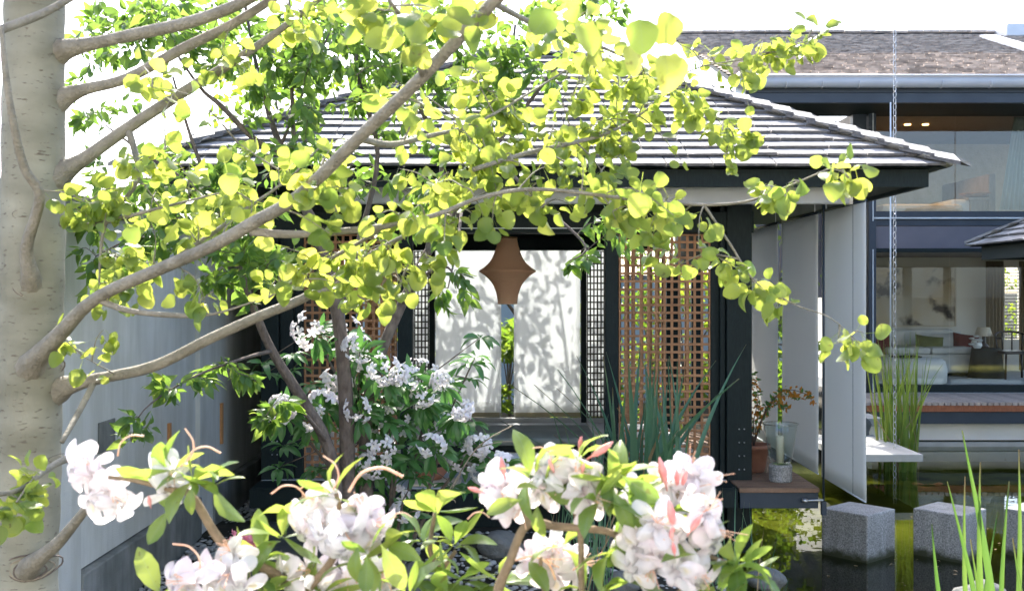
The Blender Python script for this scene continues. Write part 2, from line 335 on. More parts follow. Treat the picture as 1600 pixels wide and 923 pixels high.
M['rholeaf'] = leafmat('rhododendron_leaf', (.05, .15, .04), (.085, .20, .055), (.10, .30, .05), (.20, .42, .08), .35, .35, .5)
M['azleaf'] = leafmat('azalea_leaf', (.075, .16, .035), (.13, .21, .05), (.28, .44, .06), (.62, .68, .13), .45, .35, .5, True)
M['blade'] = leafmat('reed_blade', (.075, .18, .11), (.12, .24, .14), (.12, .28, .11), (.22, .38, .14), .35, .4, .45, tipc=(.34, .25, .12))
M['blade2'] = leafmat('bright_reed_blade', (.09, .17, .035), (.15, .22, .05), (.25, .42, .05), (.45, .52, .08), .45, .4, .45, tipc=(.34, .25, .12))  # yellower, brighter green than the iris blades
M['blade3'] = leafmat('corner_reed_blade', (.055, .13, .03), (.09, .165, .04), (.14, .30, .05), (.25, .40, .07), .4, .4, .45, tipc=(.34, .25, .12))
M['straw'] = leafmat('dead_straw_blade', (.30, .22, .11), (.38, .29, .16), (.3, .22, .1), (.4, .3, .15), .3, .7, .2)
M['bush'] = leafmat('garden_bush_leaf', (.05, .11, .02), (.09, .15, .025), (.20, .36, .03), (.45, .55, .05), .45, .45, .4)
M['rust'] = leafmat('rust_orange_leaf', (.42, .16, .03), (.60, .28, .05), (.6, .25, .03), (.75, .4, .06), .4, .5, .3)
M['azpetal'] = petalmat('blush_white_petal', (.90, .885, .88), (.88, .77, .80), (.92, .78, .45), .55)
M['rhpetal'] = petalmat('white_petal', (.86, .85, .86), (.84, .76, .80), (.85, .78, .40), .35)
M['pinkpetal'] = petalmat('deep_pink_petal', (.62, .18, .24), (.72, .34, .40), (.7, .3, .3), .3)
M['blind'] = fabric('white_blind_cloth', (.85, .86, .86), (.80, .82, .82), .58)
M['screen'] = fabric('grey_white_sail_cloth', (.88, .87, .83), (.88, .87, .83), .40)
M['hem'] = fabric('tan_hem_cloth', (.40, .37, .26), (.3, .28, .18), .3)
M['curtain'] = fabric('sheer_curtain', (.60, .68, .66), (.6, .68, .66), .5)
M['tancurtain'] = fabric('tan_curtain', (.40, .32, .20), (.3, .24, .15), .3)
M['paper'] = fabric('peach_lantern_paper', (.95, .70, .50), (.96, .72, .52), .58)
M['glass'] = clear('window_glass', (.94, .96, .95), 1.5)
M['vase'] = clear('clear_vase_glass', (.93, .96, .95), 1.7)
M['water'] = clear('pond_water', (.66, .68, .52), 1.36, .01, .05, 2.5)
_n = M['water'].node_tree; _v = _n.nodes.new('ShaderNodeVolumeAbsorption'); _v.inputs['Color'].default_value = (.50, .56, .12, 1); _v.inputs['Density'].default_value = 1.2
_n.links.new(_v.outputs[0], _n.nodes['Material Output'].inputs['Volume'])
def emis(name, c, s):
    m, nt, N, L = _nt(name); b = N['Principled BSDF']; b.inputs['Emission Color'].default_value = (*c, 1); b.inputs['Emission Strength'].default_value = s; return m
M['lamp'] = emis('warm_downlight', (1, .55, .2), 2.5)
def artmat():
    m, nt, N, L = _nt('ink_wash_print'); b = N['Principled BSDF']; b.inputs['Roughness'].default_value = .8
    g = N.new('ShaderNodeNewGeometry')
    def nz(s, d): n = N.new('ShaderNodeTexNoise'); n.inputs['Scale'].default_value = s; n.inputs['Detail'].default_value = d; L.new(g.outputs['Position'], n.inputs['Vector']); return n
    a = nz(2.1, 8); c = nz(1.3, 2)
    r = N.new('ShaderNodeValToRGB'); r.color_ramp.elements[0].position = .36; r.color_ramp.elements[0].color = (.06, .045, .035, 1); r.color_ramp.elements[1].position = .45; r.color_ramp.elements[1].color = (.58, .52, .42, 1); L.new(a.outputs[0], r.inputs[0])
    r2 = N.new('ShaderNodeValToRGB'); r2.color_ramp.elements[0].position = .45; r2.color_ramp.elements[0].color = (1, 1, 1, 1); r2.color_ramp.elements[1].position = .7; r2.color_ramp.elements[1].color = (.9, .68, .38, 1); L.new(c.outputs[0], r2.inputs[0])
    mx = N.new('ShaderNodeMix'); mx.data_type = 'RGBA'; mx.blend_type = 'MULTIPLY'; mx.inputs[0].default_value = 1; L.new(r.outputs[0], mx.inputs[6]); L.new(r2.outputs[0], mx.inputs[7]); L.new(mx.outputs[2], b.inputs['Base Color']); return m
M['art'] = artmat()

# ------------------------------------------------------------------ ground, pond
LAND, BED = 0.30, -0.45
def smooth(a, b, x):
    t = np.clip((x - a) / (b - a), 0, 1); return t * t * (3 - 2 * t)
def pond_mask(x, y):
    left = np.where(y < 8.0, 1.15 + .25 * np.sin(y * 1.3), 0.9)
    far = np.where(x < 4.0, 12.9 + .15 * np.sin(x * 3), 17.0)
    return smooth(0, .45, x - left) * smooth(0, .5, far - y) * smooth(0, .6, y - 2.2) * smooth(0, .6, 15 - x)
def axis(lo, hi, fine0, fine1, st):
    a = list(np.arange(fine0, fine1 + 1e-6, st)); v = fine0; s = st
    while v > lo: s *= 1.5; v -= s; a.insert(0, v)
    v = fine1; s = st
    while v < hi: s *= 1.5; v += s; a.append(v)
    return np.array(a)
xs = axis(-600, 600, -4, 16, .14); ys = axis(-200, 900, -1, 18, .14)
Xg, Yg = np.meshgrid(xs, ys); nz = .02 * np.sin(Xg * 3.1 + Yg) + .015 * np.sin(Yg * 4.3 - Xg * 2)
Zg = LAND + nz * smooth(60, 20, np.hypot(Xg, Yg)) - (LAND - (BED - .5 + .72 * smooth(9.3, 10.6, Yg))) * pond_mask(Xg, Yg)
nx, ny = len(xs), len(ys)
GV = np.stack([Xg, Yg, Zg], -1).reshape(-1, 3).tolist()
GF = [(j * nx + i, j * nx + i + 1, (j + 1) * nx + i + 1, (j + 1) * nx + i) for j in range(ny - 1) for i in range(nx - 1)]
def groundmat():
    m = mat('garden_ground', (.050, .047, .036), (.024, .024, .019), 7, .95, .8, 25, .1); nt = m.node_tree; N = nt.nodes; L = nt.links; b = N['Principled BSDF']
    g = N.new('ShaderNodeNewGeometry'); sx = N.new('ShaderNodeSeparateXYZ'); L.new(g.outputs['Position'], sx.inputs[0])
    mr = N.new('ShaderNodeMapRange'); mr.inputs['From Min'].default_value = .12; mr.inputs['From Max'].default_value = .02; L.new(sx.outputs['Z'], mr.inputs['Value'])
    old = b.inputs['Base Color'].links[0].from_socket
    n = N.new('ShaderNodeTexNoise'); n.inputs['Scale'].default_value = 1.6; n.inputs['Detail'].default_value = 6; L.new(g.outputs['Position'], n.inputs['Vector'])
    r = N.new('ShaderNodeValToRGB'); r.color_ramp.elements[0].position = .35; r.color_ramp.elements[0].color = (.14, .14, .04, 1); r.color_ramp.elements[1].position = .65; r.color_ramp.elements[1].color = (.50, .48, .14, 1); L.new(n.outputs[0], r.inputs[0])
    mx = N.new('ShaderNodeMix'); mx.data_type = 'RGBA'; L.new(mr.outputs[0], mx.inputs[0]); L.new(old, mx.inputs[6]); L.new(r.outputs[0], mx.inputs[7]); L.new(mx.outputs[2], b.inputs['Base Color']); return m
M['ground'] = groundmat()
gme = rawmesh('ground', GV, GF, M['ground'], True); ground = inst('ground', gme, None, Matrix()); tag(ground, kind='structure')
w = MB().box(.7, 15.2, 2.2, 17, -1.6, 0).build('pond_water', M['water']); tag(w, kind='structure')

# paving beside the wall, laid slab by slab
path = empty('path', (-1.45, 6, LAND), 'dark paved path of square slabs between grey wall and tree', 'path'); del path['category']; tag(path, kind='structure')
for j in range(9):
    y0 = 4.6 + j * .62
    for i, (a, b_) in enumerate(((-1.85, -1.38), (-1.36, -.90))):
        o = box('paving_slab', M['paver'], path, a, b_, y0, y0 + .6, LAND - .05, LAND + .045 + .006 * rng.random(), .006)
def rock(rx, ry, rz, seed, n=2):
    import bmesh
    bm = bmesh.new(); bmesh.ops.create_icosphere(bm, subdivisions=n, radius=1); r = np.random.default_rng(seed); ph = r.random((4, 3)) * 6
    for v in bm.verts:
        k = 1 + .12 * math.sin(v.co.x * 3 + ph[0, 0]) * math.sin(v.co.y * 3.4 + ph[0, 1]) + .09 * math.sin(v.co.z * 5 + ph[1, 0] + v.co.x * 4)
        v.co = Vector((v.co.x * rx * k, v.co.y * ry * k, v.co.z * rz * k))
    me = bpy.data.meshes.new('stone'); bm.to_mesh(me); bm.free(); me.shade_smooth(); return me
peb = [rock(1, .8, .6, s, 1) for s in range(5)]
Ms = []
for _ in range(3200):
    if rng.random() < .55: x, y = rng.uniform(-2.24, -1.87), rng.uniform(4.6, 10.2)
    else:
        x, y = rng.uniform(-.85, 1.3), rng.uniform(5.6, 8.1)
    s = rng.uniform(.012, .032); z = LAND - .7 * 0 + .004
    if x > .9: z = LAND - (LAND - BED) * float(pond_mask(np.array(x), np.array(y)))
    Ms.append(Matrix.Translation((x, y, z + s * .3)) @ Matrix.Rotation(rng.random() * 6.3, 4, 'Z') @ Matrix.Diagonal((s, s, s, 1)))
gr = joined('gravel', peb, Ms, M['pebble'], None); tag(gr, 'grey pebble gravel along wall foot and before the pavilion', 'gravel', kind='stuff')
for px_, py_, d_, s_, lab in ((650, 905, 6.6, .13, 'round grey boulder behind the leaf rosette left of the lone stem'), (782, 852, 7.4, .13, 'round grey boulder at the foot of the dark pavilion base'),
                              (972, 912, 6.5, .09, 'small pale boulder among the thin green rushes'), (1535, 938, 4.6, .10, 'pale flat stone behind the tall green blades at the corner'),
                              (1327, 668, 13.4, .22, 'rough dark boulder behind the sail, beside the deck steps'), (1195, 905, 6.8, .10, 'dark wet boulder in the water under the deck')):
    p = at(px_, py_, d_); o = inst('boulder', rock(s_ * 1.2, s_, s_ * .8, int(px_), 3), None, Matrix.Translation(p)); o.data.materials.append(M['boulder']); tag(o, lab, 'boulder', 'boulders')

# ------------------------------------------------------------------ garden wall at the left
WX = -2.30
gw = empty('garden_wall', (WX - .1, 7.5, LAND), 'long grey stucco garden wall with rough plinth and pilasters', 'wall')
for a, b_ in ((3.0, 5.40), (5.72, 7.90), (8.24, 12.6)):
    box('wall_panel', M['stucco'], gw, WX - .2, WX, a, b_, .62, 2.52)
    box('plinth', M['plinth'], gw, WX - .2, WX + .05, a, b_, .1, .61, .008)
for a, b_ in ((5.40, 5.72), (7.90, 8.24)): box('pilaster', M['stucco'], gw, WX - .22, WX + .035, a + .002, b_ - .002, .1, 2.522)
box('coping', M['plinth'], gw, WX - .25, WX + .06, 3, 12.6, 2.524, 2.60, .01)
box('vent_plaque', M['plinth'], gw, WX + .001, WX + .012, 6.04, 6.28, 1.20, 1.37, .003)
box('sunlight_strip', M['sunslit'], gw, WX + .001, WX + .02, 7.255, 7.29, 1.10, 1.22)  # slits of sunlight on the wall, imitated by thin amber strips
box('sunlight_strip', M['sunslit'], gw, WX + .001, WX + .02, 8.56, 8.60, .90, 1.22)

# unseen house on the camera's side, added to bounce sunlight, mirrored in the upstairs glass
oh = empty('unseen_bounce_house', (0, -4.4, LAND), 'unseen white rendered house behind the viewer, added to bounce sunlight into the garden', 'house')
for a, b_ in ((-11, -6.2), (-4.2, -1.6), (1.6, 4.2), (6.2, 11)): box('wall', M['whitewall'], oh, a, b_, -4.4, -4.1, .1, 5.2)
for a, b_ in ((-6.2, -4.2), (-1.6, 1.6), (4.2, 6.2)):
    box('wall', M['whitewall'], oh, a + .001, b_ - .001, -4.398, -4.102, 2.75, 5.198); box('window_pane', M['glass'], oh, a + .02, b_ - .02, -4.3, -4.29, .32, 2.74); box('window_frame', M['dark'], oh, (a + b_) / 2 - .04, (a + b_) / 2 + .04, -4.33, -4.26, .32, 2.74)
MB().add([(-12, -3.3, 5.1), (12, -3.3, 5.1), (12, -8, 7.6), (-12, -8, 7.6), (-12, -3.3, 5.25), (12, -3.3, 5.25), (12, -8, 7.75), (-12, -8, 7.75)], [(0, 1, 2, 3), (4, 7, 6, 5), (0, 4, 5, 1), (2, 6, 7, 3), (1, 5, 6, 2), (0, 3, 7, 4)]).build('roof', M['shake2'], oh)
tc = box('bounce_terrace', M['slab'], None, -9, 9, -4.1, -.4, LAND - .1, LAND + .06, .01); tag(tc, kind='structure')  # pale paving added out of view to bounce more sunlight
# back garden wall
bw = empty('boundary_wall', (0, 17.6, LAND), 'blue grey rendered wall far behind the pavilion', 'wall')
box('wall_panel', M['bluewall'], bw, -9, 4.6, 17.6, 17.8, .1, 2.3); box('coping', M['plinth'], bw, -9, 4.6, 17.56, 17.84, 2.302, 2.36)

# ------------------------------------------------------------------ leaves and foliage machinery
def leafmesh(name, outline, fold=.15, curl=.12, wave=.0, mat_=None, rows=None, petiole=.0, seed=0):
    """outline: list of (t along 0..1, halfwidth); leaf lies in XY, +Y tip, length 1"""
    r = np.random.default_rng(seed); V = []; F = []
    for i, (t, hw) in enumerate(outline):
        zc = -curl * (t - .3) ** 2 * 2
        for sgn in (-1, -.5, 0, .5, 1):
            x = sgn * hw; z = zc + abs(x) * fold + wave * math.sin(t * 9 + sgn * 2 + seed) * abs(sgn) * .5
            V.append((x, t, z))
    for i in range(len(outline) - 1):
        for k in range(4): F.append((i * 5 + k, i * 5 + k + 1, i * 5 + k + 6, i * 5 + k + 5))
    if petiole:
        b = len(V); w_ = .016
        V += [(-w_, 0, 0), (w_, 0, 0), (w_ * .8, -petiole, petiole * .25), (-w_ * .8, -petiole, petiole * .25)]; F.append((b, b + 1, b + 2, b + 3))
    me = rawmesh(name, V, F, mat_, True); at_ = me.attributes.new('luv', 'FLOAT_VECTOR', 'POINT'); at_.data.foreach_set('vector', np.array([(v[0], v[1], 0) for v in V], float).ravel()); return me
aspen_o = [(0, .02), (.05, .26), (.18, .43), (.36, .49), (.56, .45), (.74, .37), (.88, .25), (.95, .13), (1, .015)]
small_o = [(0, .01), (.15, .15), (.35, .24), (.55, .22), (.78, .12), (1, .005)]
rho_o = [(0, .015), (.2, .09), (.45, .155), (.7, .15), (.88, .09), (1, .01)]
az_o = [(0, .015), (.12, .08), (.3, .17), (.55, .23), (.78, .18), (.92, .085), (1, .01)]
ASP = [leafmesh('aspen_leaf', aspen_o, f, c, w_, M['aspen'], petiole=.75, seed=i) for i, (f, c, w_) in enumerate(((.12, .15, .05), (.25, .3, .06), (-.1, .2, .05), (.05, -.2, .08), (.35, .1, .04), (.6, .35, .07), (-.3, .5, .06), (.45, -.4, .09)))]
SML = [leafmesh('small_leaf', small_o, f, c, .03, M['tree2'], petiole=.2, seed=i) for i, (f, c) in enumerate(((.2, .25), (.35, .4), (.05, .15), (.3, -.1)))]
RHO = [leafmesh('rhododendron_leaf', rho_o, f, c, .01, M['rholeaf'], petiole=.1, seed=i) for i, (f, c) in enumerate(((.3, .3), (.2, .5), (.4, .2)))]
AZL = [leafmesh('azalea_leaf', az_o, f, c, .02, M['azleaf'], petiole=.08, seed=i) for i, (f, c) in enumerate(((.25, .3), (.35, .5), (.15, .2), (.3, -.15)))]
def frame_from(ydir, nrm):
    y = Vector(ydir).normalized(); z = Vector(nrm); z = z - y * z.dot(y)
    z = z.normalized() if z.length > 1e-4 else y.orthogonal().normalized()
    x = y.cross(z); return Matrix((x, y, z)).transposed().to_4x4()
def rv(): return Vector(rng.normal(size=3))
def place(pos, ydir, nrm, s):
    m = frame_from(ydir, nrm) @ Matrix.Diagonal((s, s, s, 1)); m.translation = pos; return m
def deploy(parent, leaves, meshes, mat_, nmax=300, name='leaf', rest='foliage', grp=None):
    """leaves: (matrix, size). the nmax largest in view become parts, the rest one stuff part"""
    ok = []; out = []
    for k, (m, s) in enumerate(leaves):
        p = m.translation; q = proj(p); sc = s / p.y
        (ok if (-10 < q[0] < 1610 and -10 < q[1] < 933 and p.y > .3) else out).append((sc, k, m))
    ok.sort(key=lambda t: -t[0])
    for sc, k, m in ok[:nmax]: inst(name, meshes[k % len(meshes)], parent, m)
    R = ok[nmax:] + out
    if R: joined(rest, meshes, [t[2] for t in R], mat_, parent, 'stuff', [t[1] for t in R])
def nearest(pts, p):
    d = ((pts[:, :3] - np.array(p)) ** 2).sum(1); i = int(d.argmin()); return i
def grow(parent, skeleton, clouds, leafsize, per=6, twr=.0024, spread=.05, twmat=None, droop=.3, sunbias=.9, tlen=.6):
    pts = np.array(skeleton); leaves = []; tw = MB()
    for cx, cy, rx, ry, d, dd, n in clouds:
        ctr = at(cx, cy, d)
        for _ in range(n):
            while True:
                u, v = rng.uniform(-1, 1, 2)
                if u * u + v * v < 1: break
            tip = at(cx + u * rx, cy + v * ry, d + rng.uniform(-dd, dd))
            i = nearest(pts, tip + (rv() * .03)); o = Vector(pts[i, :3])
            mid = o.lerp(tip, .5) + Vector((0, 0, .12)) * (tip - o).length + rv() * .05 * (tip - o).length
            P = smoothpath([tuple(o), tuple(mid), tuple(tip)], 5)
            L = (tip - o).length; tw.tube(P, [max(twr * (1 - .7 * k / (len(P) - 1)) * (1 + .6 * L), .0008) for k in range(len(P))], 5, False)
            pts = np.concatenate([pts, np.array([[*p, .002] for p in P[4:]])])
            arc = min(1, tlen / max(L, .01))
            for k in range(per):
                t = 1 - arc * (k + rng.uniform(-.3, .3)) / per; t = min(max(t, 0), 1)
                f = t * (len(P) - 1); a = int(min(f, len(P) - 2)); q = Vector(P[a]).lerp(Vector(P[a + 1]), f - a)
                td = (Vector(P[a + 1]) - Vector(P[a])).normalized()
                side = rv(); side = (side - td * side.dot(td)).normalized()
                yd = (side * .8 + td * .5 + Vector((0, 0, -droop)) * rng.uniform(.4, 1.8)).normalized()
                nr = SUNV * sunbias + rv() * .55
                s = leafsize * rng.uniform(.6, 1.28)
                leaves.append((place(q + yd * s * spread, yd, nr, s), s))
    tw_o = tw.build('twig', twmat, parent, True, kind='stuff')
    return leaves
def branches(parent, specs, mat_, n=8, name='branch', sub=5):
    sk = []
    for L in specs:
        P = smoothpath(pxpath(L), sub); MB().tube([p[:3] for p in P], [max(p[3], .0008) for p in P], n).build(name, mat_, parent, True)
        sk += [tuple(p) for p in P[len(P) // 4:]]
    return sk

# ------------------------------------------------------------------ pavilion
FY, BY, FL = 8.60, 12.30, 0.62           # front plane, back plane, floor level
XL, XR = -1.97, 1.88
pav = empty('garden_pavilion', (0, 10.4, LAND), 'dark timber garden pavilion with pale shingled hip roof and lattice screens', 'pavilion')
RL, RR, RF, RB, EZ, PT = -2.70, 3.08, 7.70, 12.70, 2.985, .53
RD = (RB - RF) / 2; RYc = (RF + RB) / 2; RZ = EZ + PT * RD
# roof deck (solid hip prism) with dark soffit
rv_ = [(RL, RF, EZ - .01), (RR, RF, EZ - .01), (RR, RB, EZ - .01), (RL, RB, EZ - .01), (RL + RD, RYc, RZ - .03), (RR - RD, RYc, RZ - .03)]
roof = MB().add(rv_, [(0, 3, 2, 1), (0, 1, 5, 4), (2, 3, 4, 5), (1, 2, 5), (3, 0, 4)]).build('roof', M['dark'], pav)
def fascia(x0, x1, y0, y1): box('fascia', M['dark'], pav, x0, x1, y0, y1, EZ - .139, EZ - .015)
fascia(RL + .10, RR - .10, RF + .08, RF + .12); fascia(RR - .14, RR - .10, RF + .122, RB - .08); fascia(RL + .10, RL + .14, RF + .122, RB - .08)
box('soffit', M['dark'], pav, RL + .141, RR - .141, RF + .121, RB - .08, EZ - .112, EZ - .08)
# shingles: unit shingle, x width, y up the slope, z thickness
def shingle_mesh(name, m_, seed, tb=1.0):
    r = np.random.default_rng(seed); a, b_, c = r.uniform(-.05, .05, 3)
    V = [(0, a * .3, 0), (1, b_ * .3, 0), (1, 1, 0), (0, 1, 0), (.01, a * .3, tb), (.99, b_ * .3, tb * (1 + c * 2)), (.99, 1, .25 * tb), (.01, 1, .25 * tb), (.5, c * .5, 0), (.5, c * .5, tb)]
    F = [(0, 3, 2, 1, 8), (4, 9, 5, 6, 7), (0, 8, 9, 4), (8, 1, 5, 9), (1, 2, 6, 5), (3, 0, 4, 7)]
    me = rawmesh(name, V, F, m_)
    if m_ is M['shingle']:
        me.materials.append(M['shaded_endgrain']); me.polygons[2].material_index = 1; me.polygons[3].material_index = 1  # butt faces painted dark for the shadow line under each course
    return me
SHM = [shingle_mesh('shingle', M['shingle'], s) for s in range(6)]
def slope(orig, right, up, width0, taper, length, rows, wmin, wmax, thick, jit):
    """yield matrices of shingles row by row; width0 at the eave, narrowing by taper per metre on each side"""
    e = length / rows; nrm = right.cross(up); res = []
    for i in range(rows):
        s = i * e; x = taper * s; xe = width0 - taper * s - .02
        if i == 0: s -= .04
        while x < xe - .03:
            wd = min(rng.uniform(wmin, wmax), xe - x)
            if xe - x - wd < .08: wd = xe - x
            ln = min(e * 1.45, length - s + .05)
            tk = thick * rng.uniform(.85, 1.2)
            tilt = Matrix.Rotation(-math.atan2(thick * .7, e), 4, 'X')
            B = Matrix((right, up, nrm)).transposed().to_4x4()
            m = B @ tilt @ Matrix.Diagonal((wd - .004, ln, tk, 1)); m.translation = orig + right * x + up * (s + rng.uniform(-jit, jit)) + nrm * (.004 + thick * .7)
            res.append(m); x += wd
    return res
cs = 1 / math.sqrt(1 + PT * PT); sl = RD / cs
up = Vector((0, cs, PT * cs)); fr_sh = slope(Vector((RL, RF, EZ)), Vector((1, 0, 0)), up, RR - RL, cs, sl, 18, .24, .46, .019, .006)
for k, m in enumerate(fr_sh): inst('shingle', SHM[k % 6], pav, m)
oth = slope(Vector((RR, RF, EZ)), Vector((0, 1, 0)), Vector((-cs, 0, PT * cs)), RB - RF, cs, sl, 18, .24, .46, .024, .004)
oth += slope(Vector((RR, RB, EZ)), Vector((-1, 0, 0)), Vector((0, -cs, PT * cs)), RR - RL, cs, sl, 18, .24, .46, .024, .004)
oth += slope(Vector((RL, RB, EZ)), Vector((0, -1, 0)), Vector((cs, 0, PT * cs)), RB - RF, cs, sl, 18, .24, .46, .024, .004)
joined('side_shingles', SHM, oth, M['shingle'], pav)
# hip and ridge caps: inverted-V pieces lapped like steps
def cap_mesh(h, n1, n2, s1, s2, L, wd, tk):
    """h along hip, s1/s2 downslope directions on the two planes"""
    V = []; 
    for t, lift in ((0, tk * 1.0), (L, 0)):
        for off in (0, tk):
            for s, n in ((s1, n1), (None, None), (s2, n2)):
                base = h * t + Vector((0, 0, lift + off))
                V.append(base if s is None else base + s * wd)
    F = [(0, 1, 4, 3), (1, 2, 5, 4), (6, 9, 10, 7), (7, 10, 11, 8), (3, 4, 10, 9), (4, 5, 11, 10), (0, 6, 7, 1), (1, 7, 8, 2), (0, 3, 9, 6), (2, 8, 11, 5)]
    me = rawmesh('hip_cap', V, F, M['shingle']); me.materials.append(M['shaded_endgrain'])
    for i_ in (6, 7, 8, 9): me.polygons[i_].material_index = 1  # cap edges carry the same painted shade
    return me
for cx_, cy_, ex, ey in ((RR, RF, RR - RD, RYc), (RL, RF, RL + RD, RYc), (RR, RB, RR - RD, RYc), (RL, RB, RL + RD, RYc)):
    a = Vector((cx_, cy_, EZ + .02)); b_ = Vector((ex, ey, RZ + .02)); h = (b_ - a); L = h.length; h.normalize()
    sx = 1 if cx_ > 0 else -1; sy = -1 if cy_ < RYc else 1
    s1 = Vector((0, sy * cs, -PT * cs)); s2 = Vector((sx * cs, 0, -PT * cs))
    cm = cap_mesh(h, None, None, (s1 * .8 - h * 0), (s2 * .8), .27, .17, .026); n = 19
    for i in range(n):
        m = Matrix.Translation(a + h * (i * L / n - .05) + Vector((0, 0, .028)) + Vector((0, 0, rng.uniform(-.002, .002)))); inst('hip_cap', cm, pav, m)
rm = cap_mesh(Vector((1, 0, 0)), None, None, Vector((0, -cs, -PT * cs)), Vector((0, cs, -PT * cs)), .22, .13, .02)
for i in range(6): inst('ridge_cap', rm, pav, Matrix.Translation((RL + RD - .1 + i * .18, RYc, RZ + .045)))
# floor, base, deck strip
box('floor', M['floor'], pav, XL, 1.70, FY - .06, BY + .1, FL - .12, FL, .004); box('apron', M['floor'], pav, -.95, .55, 8.22, FY - .062, FL - .12, FL - .002, .004); box('apron', M['dark'], pav, XL, -.952, 8.22, FY - .062, FL - .12, FL - .003); box('apron', M['dark'], pav, .552, 1.70, 8.22, FY - .062, FL - .12, FL - .003)
box('base', M['dark'], pav, XL + .03, 1.60, 8.30, BY, .05, FL - .121)
box('edge_beam', M['dark'], pav, XL - .01, 1.70, 8.20, 8.217, FL - .15, FL - .012)
# posts & frames at the front plane
def fpost(a, b_, d, y0, y1, z0=FL + .002, z1=2.86): return box('post', M['dark'], pav, PX(a, d), PX(b_, d), y0, y1, z0, z1, .006)
fpost(410, 437, FY, FY - .05, FY + .10); fpost(438.5, 459, FY, FY - .02, FY + .12); fpost(460, 474, FY, FY - .005, FY + .1)
fpost(621, 644, FY, FY, FY + .14); fpost(946, 966, FY, FY, FY + .14)
fpost(1111, 1130, FY, FY + .02, FY + .14)
rp = fpost(1133, 1172, FY, FY - .07, FY + .14, .05); fp2 = fpost(1124, 1132.5, FY, FY - .03, FY + .1, .05)
box('post_shoe', M['navy'], pav, PX(1128, 8.5), PX(1180, 8.5), FY - .11, FY - .072, FL - .14, FL - .06, .004)
for r_ in range(4):
    for c_ in (1155, 1163):
        b0 = at(c_, 670 + 21 * r_, FY - .075); MB().tube([b0 + Vector((0, .006, 0)), b0 - Vector((0, .004, 0))], .006, 8).build('bolt', M['steel'], rp, True)
for r_ in range(4):
    for c_ in (425, 433):
        b0 = at(c_, 668 + 21 * r_, FY - .055); MB().tube([b0 + Vector((0, .006, 0)), b0 - Vector((0, .004, 0))], .006, 8).build('bolt', M['steel'], pav, True)
ZT = PZ(365, FY)
box('lintel', M['dark'], pav, XL - .05, XR + .02, FY - .06, FY + .16, ZT + .004, ZT + .17, .006)
box('lintel_trim', M['pale'], pav, PX(640, FY), PX(950, FY), FY - .066, FY - .0605, ZT + .035, ZT + .043)
box('frieze_panel', M['dark'], pav, XL, XR, FY + .02, FY + .06, ZT + .172, EZ - .142)
# back plane
for a, b_ in ((440, 470), (540, 556), (622, 646), (671, 679.5), (907.5, 916), (946, 970), (1080, 1096)):
    box('post', M['dark'], pav, PX(a, BY), PX(b_, BY), BY - .05, BY + .05, FL + .002, 2.56, .004)
box('lintel', M['dark'], pav, XL, 1.7, BY - .06, BY + .06, 2.562, 2.70, .005)
box('frieze_panel', M['dark'], pav, XL, 1.7, BY - .02, BY + .02, 2.702, EZ - .142)
box('sill', M['slab'], pav, PX(646, BY), PX(946, BY), BY - .045, BY + .045, FL + .002, FL + .05)
box('side_wall', M['dark'], pav, XL - .03, XL, FY + .102, BY + .05, FL, EZ - .142)
box('side_transom', M['dark'], pav, 1.84, 1.88, FY + .142, BY, 2.30, 2.80)
box('post', M['dark'], pav, 1.74, 1.88, BY - .08, BY + .06, .05, 2.29)
# lattice panels
def lattice(a, b_, y0, y1, d, cols, rows, sw, depth, m_, frame=None):
    x0, x1, z1, z0 = PX(a, d), PX(b_, d), PZ(y0, d), PZ(y1, d)
    pn = MB(); fw = .012
    pn.box(x0, x0 + fw, d, d + depth * 2.2, z0, z1); pn.box(x1 - fw, x1, d, d + depth * 2.2, z0, z1); pn.box(x0 + fw, x1 - fw, d, d + depth * 2.2, z0, z0 + fw); pn.box(x0 + fw, x1 - fw, d, d + depth * 2.2, z1 - fw, z1)
    p = pn.build('lattice_panel', m_, pav)
    vm = None
    for i in range(1, cols):
        x = x0 + (x1 - x0) * i / cols + rng.normal() * .0015
        if vm is None:
            s = MB().box(-sw / 2, sw / 2, 0, depth, 0, z1 - z0 - 2 * fw); vm = rawmesh('slat', s.V, s.F, m_)
        inst('slat', vm, p, Matrix.Translation((x, d + depth * 1.05, z0 + fw)))
    s = MB().box(0, x1 - x0 - 2 * fw, 0, depth, -sw / 2, sw / 2); hm = rawmesh('slat', s.V, s.F, m_)
    for j in range(1, rows): inst('slat', hm, p, Matrix.Translation((x0 + fw, d, z0 + (z1 - z0) * j / rows + rng.normal() * .001)))
    return p
lattice(967, 1110, 366, 746, FY + .03, 12, 31, .019, .014, M['brown'])
lattice(475, 620, 366, 746, FY + .03, 12, 31, .019, .014, M['brown'])
lattice(917, 945, 392, 663, BY, 5, 27, .016, .012, M['black'])
lattice(647, 670, 392, 663, BY, 4, 27, .016, .012, M['black'])
for xa, xb in ((PX(972, BY), PX(1078, BY)), (PX(474, BY), PX(538, BY)), (PX(558, BY), PX(620, BY))):
    n_b = int((xb - xa) / .078)
    for i in range(n_b):
        x_ = xa + (xb - xa) * (i + .3) / n_b + rng.normal() * .006; box('batten', M['brown'], pav, x_, x_ + rng.uniform(.035, .062), BY - .01, BY + .015, FL + .004, 2.558)
